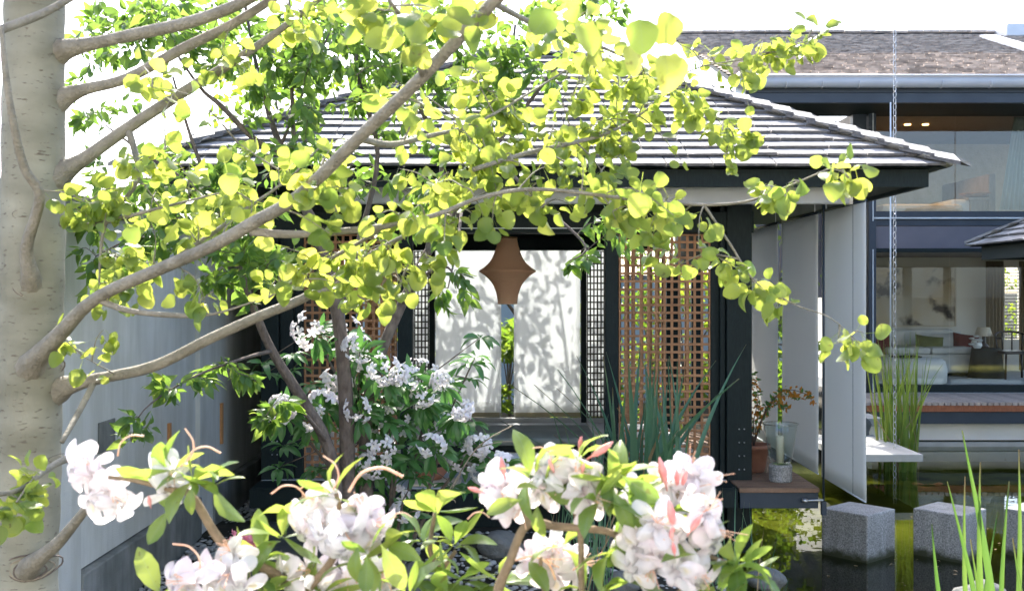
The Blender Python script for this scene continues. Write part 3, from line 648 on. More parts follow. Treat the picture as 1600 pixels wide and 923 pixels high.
# deck strip on the right with planks, beam and hook
dk0, dk1 = 1.72, 2.31
box('deck_beam', M['navy'], pav, dk0, dk1, 8.205, 8.25, FL - .155, FL - .036, .003)
box('deck_beam', M['navy'], pav, dk1 - .05, dk1, 8.252, 11.6, FL - .155, FL - .036, .003)
yy = 8.19
while yy < 11.6:
    box('deck_plank', M['deck'], pav, dk0 - .01, dk1 + .005, yy, yy + .088, FL - .034, FL + .001, .004); yy += .096
MB().tube([(2.20, 8.20, FL - .09), (2.20, 8.17, FL - .09), (2.30, 8.165, FL - .085), (2.335, 8.165, FL - .085)], .008, 8).build('tension_hook', M['steel'], pav, True)
MB().lathe((2.20, 8.175, FL - .105), [(.001, 0), (.022, .003), (.026, .015), (.022, .027), (.001, .03)], 10).build('hook_plate', M['steel'], pav, True)
MB().tube([(2.345, 8.19, FL - .17), (2.345, 8.19, EZ - .15)], .009, 8).build('tension_rod', M['navy'], pav, True)
MB().box(-.018, .018, -.018, .018, 0, .10, Matrix.Translation((2.345, 8.19, FL - .20))).build('rod_foot', M['navy'], pav)
# cream roller cassette under the front eave
cz0, cz1 = PZ(318, 7.95), PZ(292, 7.95)
cas = MB().box(PX(530, 7.95), PX(1328, 7.95), 7.95, 8.04, cz0, cz1).build('blind_cassette', M['blind'], pav, bevel=.012)
box('cassette_end', M['cream'], pav, PX(1328.3, 7.95), PX(1333, 7.95), 7.955, 8.035, cz0 - .004, cz1 + .004)

# white blinds hanging at the back of the pavilion, cloth with a slight swing
def cloth(name, corners, nu, nv, amp, m_, parent=None, seed=0, thick=.003):
    """corners: p00,p10,p01,p11 (u along width, v up)"""
    p00, p10, p01, p11 = [Vector(c) for c in corners]; nrm = (p10 - p00).cross(p01 - p00).normalized(); V = []; F = []
    for j in range(nv + 1):
        for i in range(nu + 1):
            u, v = i / nu, j / nv
            p = p00.lerp(p10, u).lerp(p01.lerp(p11, u), v) + nrm * amp * (math.sin(u * 5 + seed) * (1 - v) + .5 * math.sin(v * 7 + u * 3 + seed * 2)) 
            V.append(p)
    for j in range(nv):
        for i in range(nu):
            a = j * (nu + 1) + i; F.append((a, a + 1, a + nu + 2, a + nu + 1))
    o = MB().add(V, F).build(name, m_, parent, True); sm = o.modifiers.new('thickness', 'SOLIDIFY'); sm.thickness = thick; return o
for k, (a, b_, lab) in enumerate(((680.5, 783, 'white cloth blind with tree shadows, left of the narrow gap'), (803, 906.5, 'white cloth blind with tree shadows, right of the narrow gap'))):
    x0, x1 = PX(a, BY + .07), PX(b_, BY + .07); z0, z1 = PZ(651, BY + .07), 2.585
    e = empty('roller_blind', ((x0 + x1) / 2, BY + .07, z0), lab, 'blind', 'white blinds at the back of the pavilion')
    cloth('blind_cloth', [(x0, BY + .075, z0 + .05), (x1, BY + .075, z0 + .05), (x0, BY + .075, z1), (x1, BY + .075, z1)], 10, 14, .005, M['blind'], e, k)
    box('hem_bar', M['hem'], e, x0, x1, BY + .066, BY + .084, z0, z0 + .048, .003)
    MB().tube([(x0, BY + .09, z1 + .03), (x1, BY + .09, z1 + .03)], .03, 12).build('roller', M['pale'], e, True)
    MB().tube([(x1 - .012 if k == 0 else x0 + .012, BY + .03, z0 - .1), (x1 - .012 if k == 0 else x0 + .012, BY + .03, z1)], .0022, 5).build('guide_cord', M['pale'], e)

for a, b_, lab in ((646.5, 671, 'narrow white cloth strip behind the left black lattice'), (916.5, 945.5, 'narrow white cloth strip behind the right black lattice')):
    x0, x1 = PX(a, BY + .06), PX(b_, BY + .06); e = empty('narrow_blind', ((x0 + x1) / 2, BY + .06, FL + .06), lab, 'blind')
    cloth('blind_cloth', [(x0, BY + .06, FL + .06), (x1, BY + .06, FL + .06), (x0, BY + .06, 2.58), (x1, BY + .06, 2.58)], 3, 12, .003, M['blind'], e, 3)
    MB().tube([(x0, BY + .06, FL + .06), (x1, BY + .06, FL + .06)], .006, 6).build('hem_bar', M['hem'], e)
# three sail-cloth screens down the open side
SX = 2.51
for k, (y0, y1, lab) in enumerate(((7.72, 8.80, 'blue grey sail cloth screen nearest, largest of three beside the deck'), (8.92, 10.10, 'grey sail cloth screen in the middle, behind the candle glass'), (10.26, 11.5, 'grey sail cloth screen furthest back, beside the dark corner post'))):
    e = empty('sail_screen', (SX, (y0 + y1) / 2, .6), lab, 'screen', 'hanging sail cloth screens')
    cloth('screen_cloth', [(SX, y0, .605), (SX, y1, .605), (SX, y0, 2.74), (SX, y1, 2.74)], 12, 16, .004, M['screen'], e, k * 2 + 1)
    MB().tube([(SX, y0, .605), (SX, y1, .605)], .006, 6).build('hem_rod', M['pale'], e, True)
    MB().tube([(SX, y0, 2.745), (SX, y1, 2.745)], .012, 8).build('head_rod', M['navy'], e, True)
    if k == 0: MB().bar((SX - .016, y0 + .24, .62), (SX - .016, y0 + .24, 2.73), .002, .003).build('cord', M['dark'], e)
    for yy in (y0 + .1, y1 - .1): MB().tube([(SX, yy, 2.755), (SX, yy, EZ - .12)], .004, 6).build('hanger', M['steel'], e)

# lantern
lc = Vector((PX(793, 10.0), 10.0, 0)); lz0, lz1 = PZ(475, 10), PZ(370, 10)
lan = empty('pendant_lantern', (lc.x, lc.y, lz0), 'peach paper pendant lantern pinched to a wide waist, hanging mid pavilion', 'lantern')
prof = [(37, 330), (38, 315), (41, 295), (47, 275), (56, 255), (72, 235), (92, 217), (109, 205), (92, 193), (72, 175), (58, 155), (48, 130), (40, 105), (36, 80)]
sc_ = 10.0 / FPX / 2.43
pr = [(r * sc_, (330 - y) * sc_) for r, y in prof]
lp = smoothpath([(r, z, 0) for r, z in pr], 3)
sh = MB().lathe((lc.x, lc.y, lz0), [(p[0], p[1]) for p in lp], 28, False).build('lantern_shade', M['paper'], lan, True)
rb = MB()
zt = pr[-1][1]
for i in range(36):
    z = zt * (i + .5) / 36; r = np.interp(z, [p[1] for p in pr], [p[0] for p in pr]) + .001
    rb.tube([(lc.x + r * math.cos(a), lc.y + r * math.sin(a), lz0 + z) for a in np.linspace(0, 2 * math.pi, 29)], .0016, 4, False)
rb.build('rib', M['paper'], lan, True, kind='stuff')
MB().tube([(lc.x, lc.y, lz0 + zt - .02), (lc.x, lc.y, EZ - .12)], .004, 6).build('cord', M['dark'], lan)
MB().lathe((lc.x, lc.y, lz0 + zt - .004), [(pr[-1][0] + .004, 0), (pr[-1][0] + .004, .012), (.006, .02)], 20).build('cap', M['brown'], lan, True)

# low bench, tray and bowl
bz = FL + .30
bn = empty('low_bench', (.05, 8.95, FL), 'low grey cushioned bench under the lantern, sunlit along its top', 'bench')
box('cushion', M['bench'], bn, PX(688, 8.6), PX(935, 8.6), 8.78, 9.65, bz - .07, bz, .03)
box('seat_frame', M['dark'], bn, PX(695, 8.6), PX(928, 8.6), 8.85, 9.58, bz - .13, bz - .071, .004)
for x in (PX(700, 8.6), PX(918, 8.6)):
    for y in (8.9, 9.5): box('leg', M['dark'], bn, x, x + .05, y, y + .05, FL + .001, bz - .131)
tr = empty('low_tray_table', (-.02, 8.45, FL), 'small dark tray table with papers in front of the low bench', 'table')
box('table_top', M['oak'], tr, PX(752, 8.4), PX(850, 8.4), 8.30, 8.60, FL + .17, FL + .19, .004)
for x in (PX(757, 8.4), PX(838, 8.4)):
    for y in (8.32, 8.55): box('leg', M['oak'], tr, x, x + .03, y, y + .03, FL + .001, FL + .169)
mg = MB().box(-.11, .11, -.08, .08, 0, .012, Matrix.Translation((-.02, 8.46, FL + .191)) @ Matrix.Rotation(.5, 4, 'Z')).build('magazine', M['pale']); tag(mg, 'thin pale magazine lying on the small dark tray table', 'magazine')
mt = box('floor_mat', M['linen'], None, PX(640, 8.4), PX(720, 8.4), 8.25, 8.55, FL + .001, FL + .018, .004); tag(mt, 'flat straw mat on pavilion floor behind the white rhododendron', 'mat')
pt0 = Vector((PX(672, 8.5), 8.5, FL + .02))
tp = empty('terracotta_bowl', pt0, 'low terracotta bowl on straw mat behind the rhododendron', 'bowl')
MB().lathe(pt0, [(.09, 0), (.13, .05), (.15, .10), (.155, .105), (.14, .105), (.12, .05)], 22).build('bowl_body', M['terra'], tp, True)
MB().lathe(pt0, [(.001, .092), (.137, .092), (.137, .094), (.001, .096)], 22).build('soil', M['soil'], tp, True)

# candle vase on stone block
vx, vy = 2.09, 8.47
stn = MB().lathe((vx, vy, FL + .002), [(.080, 0), (.088, .01), (.087, .06), (.090, .12), (.083, .135)], 26).build('stone_block', M['granite']); tag(stn, 'round rough granite block on deck boards under the glass vase', 'stone block')
va = empty('hurricane_vase', (vx, vy, FL + .138), 'clear glass hurricane vase with flared rim on granite block', 'vase')
vp = [(.070, 0), (.085, .02), (.098, .10), (.112, .20), (.128, .30), (.139, .312), (.137, .316), (.124, .30), (.108, .20), (.094, .10), (.080, .024), (.066, .008)]
MB().lathe((vx, vy, FL + .138), vp, 32, True).build('glass_body', M['vase'], va, True)
MB().tube([(vx + .138 * math.cos(a), vy + .138 * math.sin(a), FL + .138 + .314) for a in np.linspace(0, 2 * math.pi, 33)], .004, 6, False).build('rim', M['vase'], va, True)
cd = empty('pillar_candle', (vx, vy, FL + .147), 'tall ivory pillar candle standing inside the glass vase', 'candle')
MB().lathe((vx - .005, vy, FL + .147), [(.030, 0), (.030, .20), (.026, .21), (.006, .204), (.001, .204)], 20).build('wax', M['wax'], cd, True)
MB().tube([(vx - .005, vy, FL + .35), (vx - .003, vy, FL + .365)], .0018, 5).build('wick', M['dark'], cd)

# potted shrub with rust orange leaves
pc = Vector((1.985, 8.95, FL + .002))
pp = empty('potted_shrub', pc, 'terracotta pot holding an arching shrub with rust orange leaves', 'potted plant')
MB().lathe(pc, [(.085, 0), (.095, .02), (.125, .19), (.138, .19), (.14, .225), (.128, .225), (.12, .19)], 24).build('pot', M['terra'], pp, True)
MB().lathe(pc, [(.001, .195), (.119, .195), (.119, .197), (.001, .2)], 20).build('soil', M['soil'], pp, True)
plv = []; RUS = [leafmesh('rust_leaf', small_o, .2, .3, .03, M['rust'], petiole=.1, seed=i) for i in range(3)]; GRN = [leafmesh('dark_leaf', small_o, .2, .3, .03, M['rholeaf'], petiole=.1, seed=i) for i in range(2)]
gl_ = []
st = [[(0, 0, .2), (.0, -.02, .42), (.03, -.05, .62), (-.02, -.04, .80)], [(0, 0, .2), (.05, -.02, .4), (.14, -.12, .60), (.22, -.2, .64), (.31, -.25, .62)], [(0, 0, .2), (.04, -.03, .35), (.10, -.1, .55), (.18, -.16, .57), (.24, -.2, .53)], [(0, 0, .2), (-.03, 0, .5), (-.02, -.02, .72)], [(0, 0, .2), (.03, .01, .40), (.045, -.02, .56)], [(0,0,.2),(.08,-.1,.5),(.2,-.2,.68),(.36,-.28,.66),(.40,-.3,.60)]]
for s in st:
    P = smoothpath(s, 6); P = [pc + Vector(p) for p in P]; MB().tube(P, [.005 * (1 - .7 * i / len(P)) for i in range(len(P))], 6).build('stem', M['bark2'], pp, True)
    for i in range(5, len(P)):
        for _ in range(3):
            dirn = (rv() + Vector((0, 0, .2))).normalized(); q = P[i] + rv() * .012; s_ = rng.uniform(.032, .06)
            (plv if rng.random() < .62 else gl_).append((place(q, dirn, rv() + SUNV, s_), s_))
deploy(pp, plv, RUS, M['rust'], 300); deploy(pp, gl_, GRN, M['rholeaf'], 150)

# ------------------------------------------------------------------ house at the right
GY = 16.0; HF = .64
ho = empty('modern_house', (8.5, 17.5, LAND), 'two-storey dark framed house with big windows, shake roof and zinc gutter', 'house')
HX0, HX1, HB = 5.22, 10.8, 20.0
lx = PX(1163, 14.8)
# roof: eave at y=14.8, z 4.97, ridge further back
ez, eyy, hp, hd = 4.98, 14.75, .33, 6.0
ucs = 1 / math.sqrt(1 + hp * hp); hup = Vector((0, ucs, hp * ucs)); hsl = hd / ucs
rl, rr = 3.0, 13.0
hv = [(rl, eyy, ez - .08), (rr, eyy, ez - .08), (rr, eyy + hd, ez + hp * hd - .03), (rl, eyy + hd, ez + hp * hd - .03), (rl, eyy, ez - .01), (rr, eyy, ez - .01), (rr, eyy + hd, ez + hp * hd - .0), (rl, eyy + hd, ez + hp * hd - .0)]
MB().add(hv, [(0, 3, 2, 1), (4, 5, 6, 7), (0, 1, 5, 4), (2, 3, 7, 6), (1, 2, 6, 5), (3, 0, 4, 7)]).build('roof', M['dark'], ho)
SK = [shingle_mesh('roof_shake', M['shake'], s + 20) for s in range(6)]; SK2 = [shingle_mesh('roof_shake_far', M['shake2'], s + 30) for s in range(5)]
shk = slope(Vector((rl, eyy - .02, ez)), Vector((1, 0, 0)), hup, rr - rl, 0, hsl, 27, .11, .27, .03, .03)
vis = [(m.translation.y, m) for m in shk if 1090 < proj(m.translation)[0] < 1600]
vis.sort(key=lambda t: t[0]); ids = set(id(t[1]) for t in vis[:300])
for k, (_, m) in enumerate(vis[:300]): inst('roof_shake', SK[k % 6], ho, m)
joined('roof_shake_field', SK2, [m for m in shk if id(m) not in ids], M['shake2'], ho)
# ridge boards
for i in range(34):
    x = rl + i * .3; MB().box(x, x + .29, eyy + hd - .15, eyy + hd + .1, 0, .045, Matrix.Translation((0, 0, ez + hp * hd + .03 + rng.uniform(0, .012)))).build('ridge_board', M['shake'], ho)
box('ridge_flashing', M['navy'], ho, rl, rr, eyy + hd - .10, eyy + hd + .05, ez + hp * hd - .02, ez + hp * hd + .028)
# pale valley flashing and a raised skylight at right
va0, va1 = at(1543, 62, 18.6), at(1612, 95, 16.2)
MB().bar((PX(1543, 19.9), 19.9, ez + hp * (19.9 - eyy) + .085), (PX(1625, 17.3), 17.3, ez + hp * (17.3 - eyy) + .085), .28, .04).build('valley_flashing', M['zinc'], ho)
sky_x = PX(1566, 20.3); MB().box(sky_x, sky_x + 1.6, 20.1, 21.2, ez + hp * 5.55, ez + hp * 6.25).build('skylight', M['zinc'], ho, bevel=.02)
MB().box(sky_x + .06, sky_x + 1.5, 20.2, 21.0, 0, .03, Matrix.Translation((0, 0, ez + hp * 6.25 + .002))).build('skylight_pane', M['glass'], ho)
# gutter half-round with joints
g0, g1 = PX(1150, 14.62), rr
prof_g = [(-.075, .07)] + [(-.075 * math.cos(a), -.075 * math.sin(a)) for a in np.linspace(0, math.pi, 10)] + [(.075, .07)]
gm = MB(); n_ = len(prof_g)
for x in (g0, g1):
    for p in prof_g: gm.V.append(Vector((x, 14.60 + p[0], ez - .075 + p[1])))
for i in range(n_ - 1): gm.F.append((i, i + 1, n_ + i + 1, n_ + i))
gm.F.append(tuple(range(n_)))
gt = gm.build('gutter', M['zinc'], ho, True); smod = gt.modifiers.new('thickness', 'SOLIDIFY'); smod.thickness = .006
MB().tube([(g0, 14.515, ez), (g1, 14.515, ez)], .014, 8).build('gutter_lip', M['zinc'], ho, True)
for px_ in (1178, 1230, 1287, 1344, 1402, 1474, 1550):
    x = PX(px_, 14.52); MB().tube([(x, 14.60 + .079 * -math.cos(a), ez - .075 - .079 * math.sin(a)) for a in np.linspace(0, math.pi, 9)], .008, 6).build('gutter_bracket', M['zinc'], ho, True)
fz = lambda y: PZ(y, 14.7)
box('fascia_board', M['navy'], ho, lx, rr, 14.70, 14.78, fz(145), fz(133.5), .004); box('fascia_board', M['navy'], ho, lx, rr, 14.69, 14.78, fz(161), fz(145.6), .004)
box('soffit', M['dark'], ho, rl + .1, rr, 14.79, GY + .2, 4.70, 4.76)
MB().add([(rl + .02, 14.70, fz(160)), (lx - .01, 14.70, fz(160)), (lx - .01, 14.70, fz(133)), (rl + .02, 14.70, fz(133)), (rl + .02, 14.75, fz(160)), (lx - .01, 14.75, fz(160)), (lx - .01, 14.75, fz(133)), (rl + .02, 14.75, fz(133))], [(0, 1, 2, 3), (4, 7, 6, 5), (0, 4, 5, 1), (2, 6, 7, 3), (1, 5, 6, 2), (0, 3, 7, 4)]).build('barge_board', M['pale'], ho)
z = lambda y: PZ(y, GY)
# facade frames
box('corner_post', M['navy'], ho, PX(1355, GY), PX(1366, GY), GY - .09, GY + .10, .2, 4.70, .005)
box('corner_post', M['navy'], ho, PX(1332, GY), PX(1353.5, GY), GY - .02, GY + .10, .2, 4.70, .005)
box('window_head', M['dark'], ho, PX(1366.4, GY), HX1, GY - .06, GY + .08, z(172), z(158), .004)
box('window_frame', M['pale'], ho, PX(1363.6, GY - .1), PX(1365, GY - .1), GY - .10, GY - .092, z(346), z(165))
box('window_sill', M['navy'], ho, PX(1366.4, GY), HX1, GY - .07, GY + .08, z(340), z(330.5), .004)
box('sill_flashing', M['pale'], ho, PX(1362.5, GY), HX1, GY - .10, GY - .005, z(342.4), z(340.2))
box('spandrel_rail', M['navy'], ho, PX(1366.4, GY), HX1, GY - .05, GY + .08, z(353), z(342.6), .004)
box('spandrel_panel', M['mauve'], ho, PX(1366.4, GY), HX1, GY - .03, GY + .08, z(388), z(353.2))
box('window_head', M['dark'], ho, PX(1366.4, GY), HX1, GY - .06, GY + .08, z(394), z(388.2), .004)
box('window_frame', M['pale'], ho, PX(1363.6, GY - .1), PX(1365, GY - .1), GY - .10, GY - .092, z(612), z(390))
box('window_sill', M['dark'], ho, PX(1366.4, GY), HX1, GY - .07, GY + .08, z(612), z(601), .004)
box('sill_flashing', M['pale'], ho, PX(1366.4, GY), HX1, GY - .10, GY - .072, z(616), z(612.2))
def pane(x0, x1, z0, z1): return box('window_pane', M['glass'], ho, x0, x1, GY + .0, GY + .012, z0, z1)
for a, b_, y0, y1 in ((1367, 1492, 172.3, 330.2), (1493.2, 1720, 172.3, 330.2), (1367, 1483, 394.3, 600.7), (1484.2, 1720, 394.3, 600.7)):
    pane(PX(a, GY), PX(b_, GY), z(y1), z(y0))
MB().tube([(PX(1391.5, 14.3), 14.3, PZ(636, 14.3)), (PX(1391.5, 14.3), 14.3, PZ(160, 14.3))], .010, 8).build('steel_rod', M['pale'], ho, True)
# left recessed bay behind the pavilion roof
box('bay_wall', M['mauve'], ho, 3.6, PX(1331, GY), 17.2, 17.3, 2.0, 4.69)
box('bay_window', M['dark'], ho, PX(1290, 17), PX(1300, 17), 17.0, 17.1, 2.5, 4.69); box('bay_window', M['dark'], ho, PX(1255, 17), PX(1266, 17), 17.0, 17.1, 2.5, 4.69)
# rooms: floors, walls, ceilings (the far right stays open to the garden side)
box('room_floor', M['slab'], ho, HX0, HX1, GY + .09, HB, HF - .15, HF)
box('upper_floor', M['oak'], ho, HX0, HX1, GY + .09, HB, 2.72, 3.02)
cw = MB(); wz1 = PZ(418, HB); 
wx0, wx1, wz0 = PX(1570, HB), PX(1594, HB), PZ(530, HB)
box('room_wall', M['cream'], ho, HX0, wx0, HB, HB + .12, HF, 2.72); box('room_wall', M['cream'], ho, wx1, HX1, HB, HB + .12, HF, 2.72)
box('room_wall', M['cream'], ho, wx0 + .001, wx1 - .001, HB + .002, HB + .118, HF, wz0); box('room_wall', M['cream'], ho, wx0 + .001, wx1 - .001, HB + .002, HB + .118, wz1, 2.72)
box('room_wall', M['cream'], ho, HX0 + .0, HX0 + .1, GY + .102, HB - .001, HF + .001, 2.72)
box('room_wall', M['linen'], ho, HX0, HX1, HB, HB + .12, 3.02, 4.95); box('room_wall', M['oak'], ho, HX0, HX0 + .1, GY + .102, HB - .001, 3.021, 4.799)
box('ceiling', M['oak'], ho, HX0 + .1, HX1, GY + .21, HB - .002, 4.80, 4.87)
for i in range(22): box('blind_slat', M['throw'], ho, wx0, wx1, HB + .02, HB + .05, wz0 + (wz1 - wz0) * (i + .3) / 22, wz0 + (wz1 - wz0) * (i + .3) / 22 + .012)
# two lit downlights in the upper ceiling
for px_ in (1418, 1446):
    p = at(px_, 176, 17.6); o = MB().lathe((p.x, p.y, 4.785), [(.05, .014), (.05, 0), (.001, 0)], 14).build('downlight', M['lamp'], ho)
    ld = bpy.data.lights.new('downlight_glow', 'SPOT'); ld.energy = 7; ld.color = (1, .62, .3); ld.spot_size = 2.0; ld.shadow_soft_size = .05
    lo_ = bpy.data.objects.new('downlight_glow', ld); COL.objects.link(lo_); setp(lo_, o, Matrix.Translation((p.x, p.y, 4.77)))
# deck in front of the house
dz = .62; dyf = 14.5
box('deck_beam', M['navy'], ho, PX(1368, dyf), HX1, dyf + .05, dyf + .12, dz - .29, dz - .135)
x = PX(1352, dyf); i = 0
redm = MB().box(0, .06, 0, GY - .12 - dyf, -.04, 0); redme = rawmesh('deck_board', redm.V, redm.F, M['paledeck'])
while x < 9.0:
    inst('deck_board', redme, ho, Matrix.Translation((x, dyf, dz))); x += .082
box('deck_rail', M['redeck'], ho, PX(1356, dyf), HX1, dyf + .02, dyf + .048, dz - .125, dz - .042)
box('foundation', M['whitewall'], ho, PX(1362, 14.8), HX1, 14.8, 15.0, .08, dz - .30); box('foundation_ledge', M['slab'], ho, PX(1362, 14.75), HX1, 14.73, 14.798, -.2, .06)
# steps and landing at the deck's left end
box('deck_step', M['slab'], ho, 4.35, PX(1366, 13.9), 13.55, 14.1, .42, .52, .006)
sl_ = box('jetty_slab', M['slab'], None, 3.55, 4.41, 11.67, 13.3, .272, .352, .006); tag(sl_, 'pale concrete slab over the pond, sunlit, beside the reeds', 'slab')

# things in the rooms
sf = empty('sofa', (7.6, 19.2, HF), 'long white sofa against the living room wall under the picture', 'sofa')
box('base', M['sofa'], sf, PX(1380, 18.8), PX(1519, 18.8), 18.65, 19.6, HF + .06, HF + .38, .04); box('backrest', M['sofa'], sf, PX(1380, 18.8), PX(1519, 18.8), 19.55, 19.8, HF + .385, HF + .78, .05)
for a, b_ in ((1382, 1449), (1450, 1517)): box('seat_cushion', M['sofa'], sf, PX(a, 18.8), PX(b_, 18.8), 18.62, 19.54, HF + .382, HF + .50, .04)
box('plinth', M['throw'], sf, PX(1384, 18.8), PX(1515, 18.8), 18.75, 19.5, HF + .001, HF + .059)
def cushion(px_, py_, d, w_, h_, m_, lab, tilt):
    V = []; F = []; n = 8
    for sgn in (1, -1):
        for j in range(n + 1):
            for i in range(n + 1):
                u, v = i / n * 2 - 1, j / n * 2 - 1; e = (1 - u ** 4) * (1 - v ** 4)
                V.append((u * w_ / 2 * (1 - .06 * (1 - v * v)), sgn * .09 * e ** .6, v * h_ / 2 * (1 - .06 * (1 - u * u))))
    for s in range(2):
        for j in range(n):
            for i in range(n):
                a = s * (n + 1) ** 2 + j * (n + 1) + i; q = (a, a + 1, a + n + 2, a + n + 1); F.append(q if s else q[::-1])
    o = inst('cushion', rawmesh('cushion', V, F, m_, True), None, Matrix.Translation(at(px_, py_, d)) @ Matrix.Rotation(-.3, 4, 'X') @ Matrix.Rotation(tilt, 4, 'Y')); tag(o, lab, 'cushion', 'sofa cushions')
cushion(1452, 543, 19.05, .50, .44, M['olive'], 'olive green cushion leaning on the white sofa', .12); cushion(1481, 540, 19.2, .58, .48, M['sofa'], 'cream cushion in the middle of the white sofa', -.1)
cushion(1509, 541, 19.1, .46, .46, M['wine'], 'dark wine red cushion at the right end of the sofa', .15); cushion(1376, 542, 18.9, .44, .44, M['wine'], 'dark red cushion at the far left behind the reeds', -.1)
ot = empty('round_ottoman', (PX(1424, 17.2), 17.2, HF), 'large round white ottoman just inside the lower window', 'ottoman')
MB().lathe((PX(1424, 17.2), 17.3, HF + .001), [(.50, 0), (.56, .03), (.57, .22), (.54, .36), (.48, .40), (.001, .41)], 32).build('seat', M['sofa'], ot, True)
ty = empty('tray', (PX(1424, 17.2), 17.2, HF + .415), 'dark flat tray lying on the white ottoman', 'tray'); box('tray_base', M['throw'], ty, PX(1395, 17.2), PX(1437, 17.2), 17.1, 17.4, HF + .416, HF + .44, .004)
pa = empty('picture', (PX(1430, 19.9), 19.95, PZ(508, 19.9)), 'large blotted ink wash picture on the living room wall', 'picture')
box('canvas', M['art'], pa, PX(1364, 19.95), PX(1492, 19.95), 19.955, 19.985, PZ(508, 19.95), PZ(419, 19.95))
fa = MB(); ax0, ax1, az0, az1 = PX(1362, 19.95), PX(1494, 19.95), PZ(510, 19.95), PZ(417, 19.95)
for q in ((ax0, ax1, az0, az0 + .022), (ax0, ax1, az1 - .022, az1), (ax0, ax0 + .022, az0 + .023, az1 - .023), (ax1 - .022, ax1, az0 + .023, az1 - .023)): fa.box(q[0], q[1], 19.94, 19.99, q[2], q[3])
fa.build('picture_frame', M['linen'], pa)
def drape(name, lab, a, b_, y0, y1, d, m_, folds, amp=.04, skew=0.0):
    V = []; F = []; n = folds * 6
    for j, yy_ in enumerate((y1, y0)):
        for i in range(n + 1):
            u = i / n; p = at(a + (b_ - a) * u + (skew if j == 1 else 0) * (1 - u), yy_, d); V.append(p + Vector((0, amp * math.sin(u * folds * 6.283), 0)))
    for i in range(n): F.append((i, i + 1, n + 2 + i, n + 1 + i))
    o = MB().add(V, F).build(name, m_, None, True); sm = o.modifiers.new('thickness', 'SOLIDIFY'); sm.thickness = .004; tag(o, lab, 'curtain', 'curtains'); return o
drape('curtain', 'tan curtain hanging left of the slatted window in living room', 1541, 1568, 408, 578, 19.7, M['tancurtain'], 5); drape('curtain', 'tan curtain hanging right of the slatted window in living room', 1593, 1612, 408, 578, 19.7, M['tancurtain'], 4)
drape('curtain', 'pale sheer curtain gathered at the right of the upstairs window', 1562, 1606, 168, 328, 16.9, M['curtain'], 6, .03, 26)
bd = empty('bed', (7.2, 18.5, 3.02), 'wide bed with tan patterned cover upstairs behind the glass', 'bed')
box('mattress', M['linen'], bd, PX(1372, 17.6), PX(1500, 17.6), 17.4, 19.4, 3.05, 3.50, .08); box('bed_base', M['oak'], bd, PX(1375, 17.6), PX(1540, 17.6), 17.45, 19.4, 3.021, 3.049); box('headboard', M['oak'], bd, PX(1520, 18), PX(1531, 18), 17.4, 19.3, 3.05, 3.98, .02)
for i, (a, b_) in enumerate(((1478, 1517),)): MB().box(PX(a, 17.7), PX(b_, 17.7), 17.5, 18.4, 3.3, 3.58).build('pillow', M['sofa'], bd, bevel=.06)
tb = empty('side_table', (PX(1541, 18.4), 18.4, HF), 'round table under a dark floor-length cloth beside the sofa', 'table')
MB().lathe((PX(1541, 18.4), 18.4, HF + .001), [(.30, 0), (.27, .2), (.24, .45), (.235, .50), (.001, .505)], 22).build('cloth', M['throw'], tb, True)
lm = empty('table_lamp', (PX(1537, 18.5), 18.5, HF + .51), 'squat cream table lamp on the cloth-covered table', 'lamp')
MB().lathe((PX(1537, 18.5), 18.5, HF + .506), [(.08, 0), (.09, .02), (.03, .08), (.025, .15), (.03, .2)], 16).build('lamp_base', M['darkwood'], lm, True); MB().lathe((PX(1537, 18.5), 18.5, HF + .70), [(.15, 0), (.10, .15)], 20, False).build('lamp_shade', M['linen'], lm, True)
bq = empty('flower_bowl', (PX(1527, 18.2), 18.2, HF + .51), 'small bunch of white flowers on the cloth-covered table', 'flowers')
for i in range(9):
    c = Vector((PX(1527, 18.2), 18.2, HF + .60)) + rv() * .045; MB().lathe(c, [(.001, 0), (.04, .01), (.05, .03), (.02, .04)], 8).build('bloom', M['sofa'], bq, True)
MB().lathe((PX(1527, 18.2), 18.2, HF + .508), [(.05, 0), (.08, .05), (.07, .09)], 14).build('bowl', M['whitewall'], bq, True)
ch = empty('armchair', (PX(1582, 18.2), 18.2, HF), 'dark wooden curved armchair by the slatted window', 'chair')
cx0 = PX(1584, 18.2)
for dx in (-.24, .24):
    for dy in (-.22, .22): MB().tube([(cx0 + dx, 18.2 + dy, HF + .001), (cx0 + dx * .95, 18.2 + dy, HF + .42)], .02, 8).build('leg', M['darkwood'], ch, True)
box('seat', M['darkwood'], ch, cx0 - .27, cx0 + .27, 17.93, 18.47, HF + .421, HF + .47, .01)
MB().tube([Vector(p) for p in [(cx0 + .29 * math.cos(a), 18.2 + .26 * math.sin(a), HF + .68 + .10 * max(0, math.sin(a))) for a in np.linspace(-.5, math.pi + .5, 16)]], .018, 8).build('arm_rail', M['darkwood'], ch, True)
for a in np.linspace(.1, math.pi - .1, 6): MB().tube([(cx0 + .27 * math.cos(a), 18.2 + .25 * math.sin(a), HF + .47), (cx0 + .29 * math.cos(a), 18.2 + .26 * math.sin(a), HF + .68 + .1 * math.sin(a))], .012, 6).build('spindle', M['darkwood'], ch, True)
ps = at(1525, 298, 17.6); dsh = MB().lathe((ps.x, ps.y, 3.60), [(.05, 0), (.12, .02), (.26, .07), (.255, .08), (.1, .035), (.001, .03)], 20).build('wooden_dish', M['brown'], None, True); tag(dsh, 'shallow brown wooden dish beside the bed upstairs', 'dish')
stnd = empty('bedside_stand', (ps.x, ps.y, 3.02), 'small oak stand beneath the brown wooden dish upstairs', 'stand'); box('stand_top', M['oak'], stnd, ps.x - .2, ps.x + .2, ps.y - .2, ps.y + .2, 3.56, 3.599); box('stand_base', M['oak'], stnd, ps.x - .15, ps.x + .15, ps.y - .15, ps.y + .15, 3.021, 3.559)

